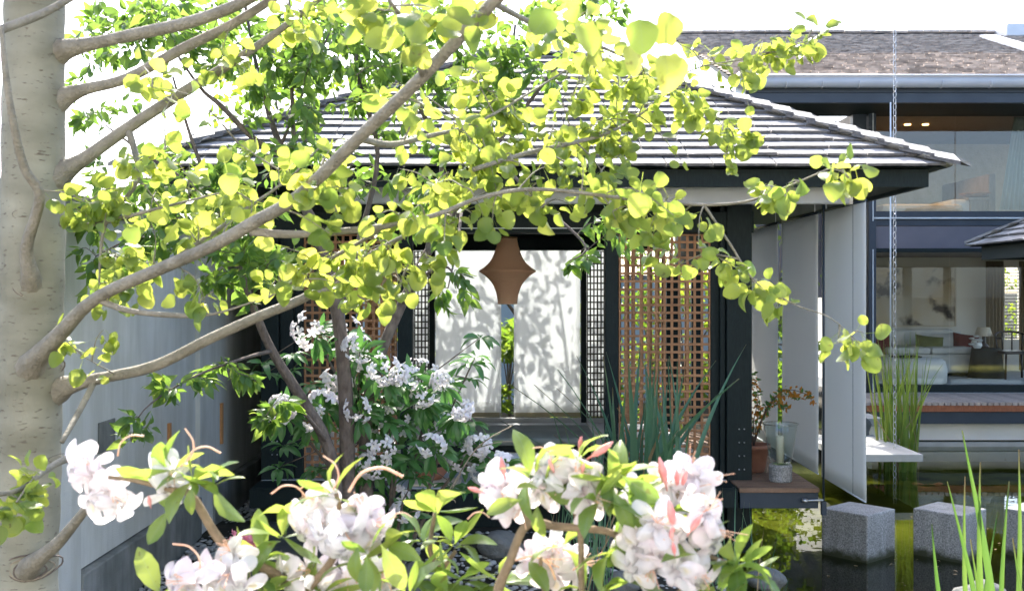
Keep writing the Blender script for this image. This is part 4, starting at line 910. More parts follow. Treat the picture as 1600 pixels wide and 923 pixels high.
# small porch roof at the right edge
pr_ = empty('porch', (7.2, 13.4, LAND), 'small porch with pale shingled hip roof corner at the right edge', 'porch')
PX0, PX1, PY0, PY1, PZ0 = 5.87, 9.6, 9.2, 14.0, 2.67; QD = (PX1 - PX0) / 2; QP = .53; cs2 = 1 / math.sqrt(1 + QP * QP); pmx = (PX0 + PX1) / 2
MB().add([(PX0, PY0, PZ0), (PX1, PY0, PZ0), (PX1, PY1, PZ0), (PX0, PY1, PZ0), (pmx, PY0 + QD, PZ0 + QD * QP - .02), (pmx, PY1 - QD, PZ0 + QD * QP - .02)], [(0, 3, 2, 1), (0, 1, 4), (1, 2, 5, 4), (2, 3, 5), (3, 0, 4, 5)]).build('roof', M['dark'], pr_)
pm = slope(Vector((PX0, PY1, PZ0 + .015)), Vector((0, -1, 0)), Vector((cs2, 0, QP * cs2)), PY1 - PY0, cs2, QD / cs2, 13, .2, .4, .018, .004)
pv = [m for m in pm if m.translation.y > 11.2 and proj(m.translation)[0] < 1640]
for k, m in enumerate(pv): inst('shingle', SHM[k % 6], pr_, m)
pvi = set(id(m) for m in pv)
pm2 = [m for m in pm if id(m) not in pvi] + slope(Vector((PX1, PY1, PZ0 + .015)), Vector((-1, 0, 0)), Vector((0, -cs2, QP * cs2)), PX1 - PX0, cs2, QD / cs2, 13, .2, .4, .018, .004) + slope(Vector((PX0, PY0, PZ0 + .015)), Vector((1, 0, 0)), Vector((0, cs2, QP * cs2)), PX1 - PX0, cs2, QD / cs2, 13, .2, .4, .018, .004)
joined('side_shingles', SHM, pm2, M['shingle'], pr_)
MB().bar((PX0 - .02, PY1 + .02, PZ0 + .055), (pmx, PY1 - QD, PZ0 + QD * QP + .055), .10, .03).build('hip_cap', M['shingle'], pr_)
box('fascia', M['dark'], pr_, PX0 + .12, PX0 + .16, PY0 + .1, PY1 - .12, PZ0 - .17, PZ0 - .004)
box('fascia', M['dark'], pr_, PX0 + .162, PX1 - .1, PY1 - .16, PY1 - .12, PZ0 - .17, PZ0 - .004)
for x_, y_ in ((6.75, 13.2), (8.8, 13.2), (6.75, 9.8), (8.8, 9.8)): box('post', M['dark'], pr_, x_, x_ + .12, y_, y_ + .12, -.3, PZ0 - .004)

# ------------------------------------------------------------------ stepping blocks, rain chain, fish
for k, (px_, py_, d_, lab) in enumerate(((1341, 794, 8.69, 'granite stepping block nearest the hanging sail, left of three'), (1484, 794, 8.69, 'granite stepping block in the middle, behind the tall blades'), (1627, 794, 8.69, 'granite stepping block cut off by the right edge'))):
    c = at(px_, py_, d_); t = .37; s = .205
    o = MB().box(-s, s, -s, s, -.75, 0, Matrix.Translation((c.x, c.y, t)) @ Matrix.Rotation(math.radians(41 + k), 4, 'Z')).build('stepping_block', M['granite'], None, bevel=.011); tag(o, lab, 'stepping block', 'granite stepping blocks')
rc = empty('rain_chain', (PX(1398, 12.1), 12.1, 0), 'thin galvanised rain chain hanging down past the house into the reeds', 'chain')
lk = MB(); P = []
for a in np.linspace(0, 2 * math.pi, 17): P.append((.019 * math.cos(a) + 0, 0, .032 * math.sin(a) + .006 * math.copysign(1, math.sin(a)) * (abs(math.sin(a)) > .01)))
lk.tube(P, .0036, 5, False); lkm = rawmesh('chain_link', lk.V, lk.F, M['steel'], True)
zz = .0; k = 0
while zz < 6.2:
    inst('chain_link', lkm, rc, Matrix.Translation((PX(1398, 12.1) + rng.normal() * .001, 12.1, zz)) @ Matrix.Rotation(math.pi / 2 * (k % 2) + .5, 4, 'Z')); zz += .068; k += 1
for px_, py_, rot, lab in ((1465, 751, .2, 'orange koi swimming beside the slab, larger of two'), (1434, 754, 2.6, 'small orange koi swimming close to the slab')):
    p = at(px_, py_, 12.0); p.z = -.022; e = empty('koi_fish', p, lab, 'fish', 'koi in the pond')
    R_ = Matrix.Translation(p) @ Matrix.Rotation(rot, 4, 'Z'); prf = [(-.13, .004), (-.10, .014), (-.03, .028), (.05, .034), (.10, .026), (.13, .006)]; R_ = R_ @ Matrix.Diagonal((.5, .5, .5, 1)); prf = [(a_, b_ * .5) for a_, b_ in prf]
    MB().tube([R_ @ Vector((x_, .01 * math.sin(x_ * 20), 0)) for x_, _ in prf], [r for _, r in prf], 8).build('body', M['koi'], e, True)
    MB().add([R_ @ Vector(v) for v in ((-.12, -.004, 0), (-.20, -.03, .01), (-.18, 0, 0), (-.20, .03, .01), (-.12, .004, 0), (-.16, 0, .012))], [(0, 1, 2, 5), (5, 2, 3, 4)]).build('tail_fin', M['koi'], e)

# ------------------------------------------------------------------ background trees and shrubs behind the pavilion
BL = [leafmesh('bush_leaf', small_o, f, c, .03, M['bush'], petiole=.1, seed=i) for i, (f, c) in enumerate(((.2, .25), (.35, .4), (.05, .15)))]
def bushy(name, lab, cat, base, h, rx, ry, n, lsize, trunk_h=.3, tr=.05, clumps=14, seed=0, group=None, rf=.42, lf=.45):
    e = empty(name, base, lab, cat, group); b0 = Vector(base); r = np.random.default_rng(seed)
    cl = []
    for _ in range(clumps):
        a = r.random() * 6.283; q = math.sqrt(r.random()); zf = r.uniform(trunk_h, 1)
        k = math.sin(min(1, (zf - trunk_h) / (1 - trunk_h) * .85 + .15) * math.pi) ** .5
        cl.append(b0 + Vector((rx * q * k * math.cos(a), ry * q * k * math.sin(a), h * zf)))
    sk = MB(); top = b0 + Vector((0, 0, h * max(trunk_h, .25)))
    MB().tube([b0 - Vector((0, 0, .1)), b0.lerp(top, .5) + Vector((.03, 0, 0)), top], [tr, tr * .85, tr * .7], 8).build('trunk', M['bark2'], e, True)
    for c in cl:
        mid = top.lerp(c, .5) + Vector((0, 0, .1 * h * r.random())); P = smoothpath([tuple(top), tuple(mid), tuple(c)], 4); sk.tube(P, [tr * lf * (1 - .75 * i / len(P)) for i in range(len(P))], 5, False)
    sk.build('limb', M['bark2'], e, True, kind='stuff')
    Ms = []; rad = max(.12, rf * min(rx, h * .5))
    for _ in range(n):
        c = cl[r.integers(len(cl))]; d = Vector(r.normal(size=3)).normalized() * rad * r.random() ** .45; d.z *= .7
        p = c + d; s = lsize * r.uniform(.7, 1.3); Ms.append(place(p, Vector(r.normal(size=3)) + Vector((0, 0, -.3)), SUNV + Vector(r.normal(size=3)) * .7, s))
    joined('crown', BL, Ms, M['bush'], e)
    return e
# two open small trees whose shade falls on the blinds
bushy('shade_tree', 'open branched small tree behind the left blind', 'tree', (-.95, 14.3, LAND), 4.6, 1.25, 1.0, 520, .12, .22, .06, 14, 3, None, .27, .6)
bushy('shade_tree', 'open branched small tree behind the right blind', 'tree', (.25, 14.6, LAND), 4.7, 1.3, 1.0, 520, .12, .22, .06, 14, 5, None, .27, .6)
bushy('shade_tree', 'leafy tree behind the left lattice panel', 'tree', (-2.9, 15.4, LAND), 5.2, 1.5, 1.2, 1600, .15, .35, .08, 18, 8)
for i, (x, y, h, rx, lab) in enumerate(((-1.9, 14.2, 1.7, .7, 'green shrub behind the left lattice panel'), (-.05, 15.8, 1.25, .5, 'low shrub seen in the gap between the two blinds'), (1.15, 14.0, 1.6, .65, 'green shrub behind the right lattice panel'),
                                     (2.2, 13.9, 2.2, .7, 'tall green shrub behind the furthest sail screen'), (2.75, 13.3, 1.3, .5, 'low bright shrub on the bank behind the deck'), (3.75, 15.4, 4.2, .75, 'tall bright shrub seen between the sail screens'), (1.95, 15.2, 2.7, .9, 'broad shrub filling the view through the right lattice'), (3.15, 14.6, 1.9, .7, 'bright green shrub seen in the slits between the sail screens'), (-3.4, 13.6, 2.4, .8, 'dense shrub at the far end of the grey wall'),
                                     (8.3, 21.6, 2.6, .9, 'green shrub outside the slatted living room window'), (9.6, 21.9, 2.6, .9, 'green shrub just right of the slatted window'), (3.9, 18.2, 5.2, 1.2, 'leafy tall shrub beneath the left end of the house eave'))):
    bushy('garden_shrub', lab, 'shrub', (x, y, LAND), h, rx, rx, 750, .10, .12, .03, 12, 20 + i, 'garden shrubs behind the buildings')

# ------------------------------------------------------------------ multi-stemmed tree before the pavilion
t2 = empty('garden_tree', tuple(at(548, 948, 6.2)), 'slender multi-stemmed tree with grey bark and small pointed leaves', 'tree')
T2 = [[(552, 1000, 6.2, 26), (545, 880, 6.2, 19), (543, 775, 6.2, 16), (541, 640, 6.15, 15), (529, 500, 6.1, 13), (497, 370, 6.0, 12), (470, 310, 6.0, 9), (438, 230, 6.1, 7), (415, 160, 6.2, 5), (398, 90, 6.2, 4), (380, -10, 6.2, 3)],
      [(565, 1000, 6.3, 20), (570, 880, 6.3, 16), (572, 760, 6.3, 14), (572, 650, 6.3, 12), (592, 560, 6.35, 11.5), (628, 475, 6.4, 10), (668, 395, 6.5, 9), (722, 320, 6.5, 7), (765, 240, 6.5, 5), (790, 150, 6.5, 4), (805, 40, 6.5, 2.5)],
      [(535, 1000, 6.15, 18), (528, 880, 6.1, 14), (526, 770, 6.1, 13), (510, 690, 6.05, 12), (470, 620, 6.0, 11), (425, 548, 5.9, 9), (398, 485, 5.8, 8), (372, 410, 5.8, 6), (335, 310, 5.8, 5), (300, 220, 5.8, 3.5), (270, 120, 5.8, 2.2)]]
T2 = [[(a, b_, d, r * .78) for a, b_, d, r in L] for L in T2]
sk2 = branches(t2, T2, M['bark2'], 10, 'stem')
T2b = [[(440, 240, 6.1, 5), (398, 218, 6.0, 4.5), (345, 165, 5.9, 4), (312, 136, 5.9, 2.5), (260, 60, 5.9, 1.5)], [(470, 310, 6.0, 6), (458, 200, 6.1, 4), (455, 60, 6.2, 2.5), (450, -20, 6.2, 1.5)],
       [(529, 500, 6.1, 6), (560, 380, 6.3, 5), (590, 240, 6.4, 4), (558, 110, 6.5, 3), (565, 0, 6.5, 2)], [(668, 395, 6.5, 6), (690, 250, 6.6, 4), (630, 110, 6.6, 3), (640, 10, 6.6, 2)],
       [(372, 410, 5.8, 4), (300, 380, 5.6, 3), (220, 370, 5.5, 2), (150, 400, 5.4, 1.2)], [(765, 240, 6.5, 4), (850, 130, 6.6, 3), (930, 30, 6.7, 1.8)], [(425, 548, 5.9, 4), (380, 560, 5.6, 2.5), (300, 590, 5.3, 1.8), (225, 640, 5.1, 1.2), (205, 690, 5.1, .8)],
       [(628, 475, 6.4, 4), (665, 430, 6.1, 3), (700, 418, 5.9, 2), (715, 450, 5.9, 1)], [(765, 240, 6.5, 3), (860, 330, 6.0, 2.5), (915, 385, 5.8, 2), (890, 408, 5.7, 1)], [(335, 310, 5.8, 4), (240, 250, 5.9, 3), (170, 200, 6.0, 1.5)], [(510, 690, 6.05, 4), (470, 640, 5.7, 2.5), (440, 630, 5.6, 1.5), (425, 680, 5.5, .8)],
       [(438, 230, 6.1, 3), (480, 130, 6.2, 2), (520, 40, 6.3, 1.2)], [(722, 320, 6.5, 3), (715, 380, 6.0, 2), (700, 450, 5.9, 1)]]
sk2 += branches(t2, T2b, M['bark2'], 6)
C2 = [(240, 20, 150, 40, 5.9, .5, 14), (160, 170, 70, 60, 5.9, .3, 7), (230, 55, 130, 55, 5.9, .6, 41), (420, 60, 130, 70, 6.1, .6, 58), (560, 60, 120, 70, 6.3, .6, 54), (690, 70, 120, 70, 6.5, .6, 51), (480, 150, 110, 50, 6.1, .5, 27), (640, 160, 110, 60, 6.4, .5, 27), (800, 130, 90, 70, 6.5, .5, 31), (900, 20, 90, 35, 6.6, .4, 20),
      (330, 330, 130, 70, 5.7, .5, 30), (180, 380, 90, 90, 5.4, .4, 24), (250, 270, 120, 60, 5.7, .4, 20), (440, 270, 100, 60, 5.9, .4, 14), (600, 260, 110, 70, 6.3, .4, 14), (330, 410, 110, 50, 5.6, .4, 20), (420, 420, 60, 60, 5.6, .3, 12),
      (890, 405, 30, 14, 5.7, .2, 3), (708, 445, 34, 36, 5.9, .2, 5), (270, 600, 70, 18, 5.2, .15, 5), (360, 585, 60, 16, 5.5, .15, 5), (215, 670, 25, 22, 5.1, .1, 3), (430, 650, 30, 45, 5.5, .15, 5), (640, 340, 80, 40, 6.2, .3, 8), (980, 360, 60, 30, 6.0, .3, 6)]
lv2 = grow(t2, sk2, C2, .078, 13, .0026, .2, M['bark2'], .45, .55, .42)
deploy(t2, lv2, SML, M['tree2'], 300)

# ------------------------------------------------------------------ flowers
def floret(name, R, tube_h, m_, lobes=5, seg=6, rows=7, wave=.06, notch=.35, recurve=.35, seed=0, pink=0):
    r = np.random.default_rng(seed); V = []; F = []; rad = []; blo = []; n = lobes * seg; jl = r.uniform(.85, 1.12, lobes)
    for j in range(rows + 1):
        t = j / rows
        for k in range(n):
            a = 2 * math.pi * k / n; li = int((k + seg / 2) // seg) % lobes
            c = abs(math.cos(a * lobes / 2)) ** .75
            Rm = R * (notch + (1 - notch) * c) * jl[li]
            if t < .3:
                u = t / .3; rr = R * (.05 + .13 * u); z_ = tube_h * u
            else:
                u = (t - .3) / .7; rr = R * .18 + (Rm - R * .18) * u ** .9
                z_ = tube_h + R * (.75 * u - (recurve + .35) * u ** 2.2 * (1 if jl[li] > .9 else 1.5)) + R * wave * u * u * (.9 * math.sin(a * 9 + seed * 3) + 1.2 * math.sin(a * 5 + seed)) + R * .12 * (1 - c) * u
            ang = a + .04 * math.sin(t * 6 + seed + li)
            V.append((rr * math.cos(ang), rr * math.sin(ang), z_)); rad.append(t); 
            blo.append(max(0, .75 * math.exp(-((t - .5) / .14) ** 2 - (min(a, 2 * math.pi - a) / .32) ** 2)))
    for j in range(rows):
        for k in range(n): F.append((j * n + k, j * n + (k + 1) % n, (j + 1) * n + (k + 1) % n, (j + 1) * n + k))
    me = rawmesh(name, V, F, m_, True)
    for nm, val in (('rad', rad), ('blotch', blo)):
        at_ = me.attributes.new(nm, 'FLOAT', 'POINT'); at_.data.foreach_set('value', val)
    return me
AZF = [floret('azalea_flower', 1, .55, M['azpetal'], 5, 10, 11, .065, .14, rc_, s) for s, rc_ in enumerate((.35, .5, .25, .6, .4))]
RHF = [floret('rhododendron_flower', 1, .35, M['rhpetal'], 5, 4, 5, .05, .35, .35, s) for s in range(3)]
PKF = [floret('pink_flower', 1, .4, M['pinkpetal'], 5, 4, 5, .05, .35, .3, s) for s in range(2)]
def axis_frame(z_, roll=0.0):
    q = Vector(z_).normalized(); x = q.orthogonal().normalized(); y = q.cross(x); return Matrix((x, y, q)).transposed().to_4x4() @ Matrix.Rotation(roll, 4, 'Z')
def stamen_mesh(seed, n=6, L=1.25):
    r = np.random.default_rng(seed); b_ = MB()
    for i in range(n):
        a = r.random() * 6.283; o = .1; tip = Vector((.22 * math.cos(a) + .18, .22 * math.sin(a), L * r.uniform(.85, 1.2)))
        P = smoothpath([(0, 0, .1), (.03 * math.cos(a), .03 * math.sin(a), .6 * L), tuple(tip)], 4); b_.tube(P, .012, 4); b_.tube([tip, tip + Vector((.02, .0, .045))], .024, 5)
    tip = Vector((.35, .1, L * 1.5)); b_.tube(smoothpath([(0, 0, .1), (.02, .0, .8 * L), tuple(tip)], 4), .015, 5)
    return rawmesh('stamens', b_.V, b_.F, M['stamen'], True)
STM = [stamen_mesh(s) for s in range(3)]
def bud_mesh():
    b_ = MB(); b_.tube([(0, 0, -.25), (0, .0, 0), (.0, 0, .18), (.01, 0, .5), (.03, 0, .8), (.06, 0, 1.0)], [.03, .05, .13, .17, .10, .015], 9); return rawmesh('bud', b_.V, b_.F, M['bud'], True)
BUD = bud_mesh()
def style_mesh():
    b_ = MB(); P = smoothpath([(0, 0, 0), (.25, 0, .45), (.7, 0, .62), (1.1, 0, .5), (1.2, 0, .46)], 5); b_.tube(P, [.035] * (len(P) - 4) + [.03, .035, .05, .04], 6); return rawmesh('style', b_.V, b_.F, M['stamen'], True)
STY = style_mesh()

# rhododendron beside the stems
rh = empty('white_rhododendron', tuple(at(600, 935, 6.6)), 'white flowering rhododendron bush in front of the left lattice', 'shrub')
RS = []
base = at(600, 940, 6.6)
for px_, py_, d_ in ((490, 515, 6.8), (590, 560, 6.7), (655, 590, 6.5), (560, 640, 6.4), (450, 650, 6.3), (610, 700, 6.3), (700, 650, 6.4), (740, 700, 6.3), (630, 780, 6.2), (680, 580, 6.7)):
    tip = at(px_, py_, d_); mid = base.lerp(tip, .5) + Vector((0, 0, .1)) + rv() * .05; P = smoothpath([(*base, .02), (*mid, .013), (*tip, .005)], 6)
    MB().tube([p[:3] for p in P], [p[3] for p in P], 7).build('stem', M['bark2'], rh, True); RS += [tuple(p) for p in P[6:]]
MB().tube([tuple(p) for p in smoothpath([tuple(at(640, 800, 6.2)), tuple(at(690, 780, 6.1)), tuple(at(745, 700, 6.1)), tuple(at(800, 665, 6.1))], 5)], .004, 5).build('bare_twig', M['twig'], rh, True)
for L_ in ([(655, 795), (700, 770), (720, 740)], [(670, 790), (705, 780), (712, 785)], [(745, 700), (780, 690), (810, 690)]):
    MB().tube([tuple(p) for p in smoothpath([tuple(at(a, b_, 6.1)) for a, b_ in L_], 5)], .0028, 5).build('bare_twig', M['twig'], rh, True)
TR = [(490, 515, 42), (535, 520, 38), (575, 560, 34), (600, 580, 32), (655, 585, 36), (632, 590, 26), (560, 545, 30), (440, 640, 32), (480, 650, 26), (590, 650, 34), (560, 640, 26), (620, 650, 24), (675, 695, 24), (600, 700, 32), (585, 725, 30), (610, 780, 40), (632, 800, 26), (625, 690, 24), (715, 640, 26), (700, 660, 20), (750, 695, 26), (730, 715, 34), (760, 735, 30), (785, 725, 22), (660, 620, 18), (505, 630, 26), (515, 600, 24), (690, 595, 16), (540, 600, 26)]
lvr = []
for px_, py_, r_ in TR:
    d_ = rng.uniform(6.05, 6.5); c = at(px_, py_, d_); Rw = r_ / FPX * d_ * 1.0
    i = nearest(np.array(RS), c); MB().tube([RS[i][:3], tuple(c - Vector((0, -.05, .02)))], [.004, .003], 5).build('stem', M['bark2'], rh, True)
    cl = empty('flower_cluster', c, None, None); cl.parent = rh; cl.matrix_parent_inverse = WM[rh].inverted()
    nfl = int((6 + r_ * .26) * rng.uniform(.6, 1.1))
    for k in range(nfl):
        d = rv(); d.y = -abs(d.y) * .9; d.z += .15; d.normalize(); s = rng.uniform(.032, .044)
        m = axis_frame(d + rv() * .25, rng.random() * 6.28); m.translation = c + Vector((d.x * Rw * .70, d.y * Rw * .5, d.z * Rw * .58)); m = m @ Matrix.Diagonal((s, s, s, 1)); inst('flower', RHF[k % 3], cl, m)
    for k in range(18):
        a = rng.random() * 6.283; yd = Vector((math.cos(a), -.45, math.sin(a) - .25)); s = rng.uniform(.09, .14); lvr.append((place(c + Vector((0, .06, -.03)) + yd * .02, yd, Vector((0, -.6, .8)) + rv() * .3, s), s))
for _ in range(66):
    u = rng.normal(size=2); px_, py_ = 610 + u[0] * 85, 660 + u[1] * 75
    if py_ < 520 or py_ > 830: continue
    d_ = rng.uniform(6.2, 6.9); c = at(px_, py_, d_); i = nearest(np.array(RS), c); MB  # rosette of leaves
    tw_ = MB().tube([RS[i][:3], tuple(c)], [.004, .0025], 5).build('stem', M['bark2'], rh, True)
    for k in range(9):
        a = k * .7 + rng.random() * .5; yd = Vector((math.cos(a), math.sin(a) - .2, rng.uniform(-.45, .25))); s = rng.uniform(.09, .14); lvr.append((place(c + yd * .01, yd, Vector((0, -.3, 1)) + rv() * .3, s), s))
deploy(rh, lvr, RHO, M['rholeaf'], 300)
# small pink azalea low behind the foreground
pk = empty('pink_azalea', tuple(at(392, 905, 5.0)), 'small deep pink azalea low between the white clusters', 'shrub')
pb = at(392, 930, 5.0)
MB().tube([tuple(pb - Vector((0, 0, .25))), tuple(pb), tuple(at(388, 850, 5.0))], [.008, .006, .004], 6).build('stem', M['azstem'], pk, True)
for k in range(26):
    c = at(386 + rng.normal() * 14, 850 + rng.normal() * 11, 5.0 + rng.normal() * .03); s = rng.uniform(.022, .032); m = axis_frame(rv() + Vector((0, -1, .3)), 0); m.translation = c; inst('flower', PKF[k % 2], pk, m @ Matrix.Diagonal((s, s, s, 1)))

# ------------------------------------------------------------------ reeds and blades
def blade_mesh(bend, twist, m_, seed):
    V = []; F = []; n = 9
    for i in range(n + 1):
        t = i / n; w_ = .5 * (1 - t ** 3.5) * (.75 + .5 * t * (1 - t) * 2); x = bend * t * t; y = twist * t * t * .5
        for s in (-1, 0, 1): V.append((x + s * w_ * math.cos(twist * t) * .02, y + s * w_ * math.sin(twist * t) * .02 + (.004 if s == 0 else 0), t))
    for i in range(n):
        for k in range(2): F.append((i * 3 + k, i * 3 + k + 1, i * 3 + k + 4, i * 3 + k + 3))
    return rawmesh('blade', V, F, m_, True)
def clump(name, lab, base, rx, ry, n, h0, h1, w_, m_, lean=.12, bends=(.02, .3), seed=0, targets=None, cat='reeds'):
    e = empty(name, base, lab, cat); r = np.random.default_rng(seed); vs_ = [blade_mesh(r.uniform(*bends) * r.choice([-1, 1]), r.uniform(-.8, .8), m_, s) for s in range(7)]; b0 = Vector(base)
    ds = [blade_mesh(r.uniform(.1, .3) * r.choice([-1, 1]), r.uniform(-1.2, 1.2), M['straw'], s) for s in range(3)]
    for k in range(n):
        p = b0 + Vector((r.uniform(-rx, rx), r.uniform(-ry, ry), 0)); h = r.uniform(h0, h1); ww = w_ / .02 * r.uniform(.7, 1.2)
        m = Matrix.Translation(p) @ Matrix.Rotation(r.normal() * lean, 4, 'Y') @ Matrix.Rotation(r.normal() * lean, 4, 'X') @ Matrix.Rotation(r.normal() * .7, 4, 'Z') @ Matrix.Diagonal((ww, ww, h, 1))
        dead = r.random() < .09
        inst('blade', ds[k % 3] if dead else vs_[k % 7], e, m @ Matrix.Diagonal((.8, .8, .7, 1)) if dead else m)
    return e
clump('reed_clump', 'tall sunlit clump of reeds in the pond behind the slab', (PX(1411, 12.6), 12.75, -.1), .21, .14, 95, 1.0, 1.75, .023, M['blade2'], .05, (.005, .02), 2)
clump('iris_clump', 'blue green iris blades before the right lattice panel', (PX(1015, 7.5), 7.5, LAND), .24, .12, 56, .8, 1.4, .046, M['blade'], .06, (.0, .03), 4)
clump('iris_clump', 'few blue green iris blades left of the right lattice panel', (PX(925, 7.3), 7.3, LAND), .10, .08, 9, .6, 1.0, .022, M['blade'], .16, (.0, .04), 5)
clump('rush_clump', 'thin dark green rushes rising behind the centre azalea', (PX(905, 6.4), 6.4, LAND - .05), .20, .15, 34, .5, .95, .010, M['blade'], .13, (.0, .08), 6)
clump('rush_clump', 'thin leaning rushes before the dark corner post', (PX(1150, 6.6), 6.6, .0), .22, .15, 30, .4, 1.05, .010, M['blade'], .28, (.0, .10), 7)
clump('rush_clump', 'sparse thin rushes standing in the dark water beside the pink azalea', (PX(1210, 5.8), 5.8, -.1), .14, .12, 14, .35, .8, .009, M['blade'], .16, (.0, .08), 11)
# foreground blades at the right corner, each by hand
fb = empty('corner_reeds', tuple(at(1550, 1250, 3.3)), 'tall green reed blades rising at the lower right corner', 'reeds')
for k, (bx, by, tx, ty, d, wd) in enumerate(((1575, 1240, 1503, 672, 3.3, 17), (1570, 1240, 1533, 722, 3.3, 15), (1560, 1240, 1480, 752, 3.2, 13), (1548, 1240, 1509, 744, 3.3, 12), (1560, 1240, 1592, 702, 3.4, 13), (1545, 1240, 1457, 818, 3.1, 14), (1535, 1240, 1516, 842, 3.3, 11), (1580, 1240, 1578, 752, 3.5, 12), (1590, 1240, 1612, 760, 3.3, 14), (1530, 1240, 1560, 800, 3.6, 10), (1600, 1240, 1582, 840, 3.1, 13))):
    A, B = at(bx, by, d + .05), at(tx, ty, d); V = []; F = []; n = 10
    side = (B - A).cross(Vector((0, 1, 0))).normalized()
    for i in range(n + 1):
        t = i / n; c = A.lerp(B, t) + side * (.03 * math.sin(t * 3.1)) * (1 if k % 2 else -1); w_ = wd / FPX * d * .30 * (1 - t ** 4) * (.7 + .6 * math.sin(t * 2.6))
        V += [c - side * w_ + Vector((0, .004, 0)), c + Vector((0, -.003, 0)), c + side * w_ + Vector((0, .006, 0))]
    for i in range(n):
        for q in range(2): F.append((i * 3 + q, i * 3 + q + 1, i * 3 + q + 4, i * 3 + q + 3))
    MB().add(V, F).build('blade', M['blade3'], fb, True)

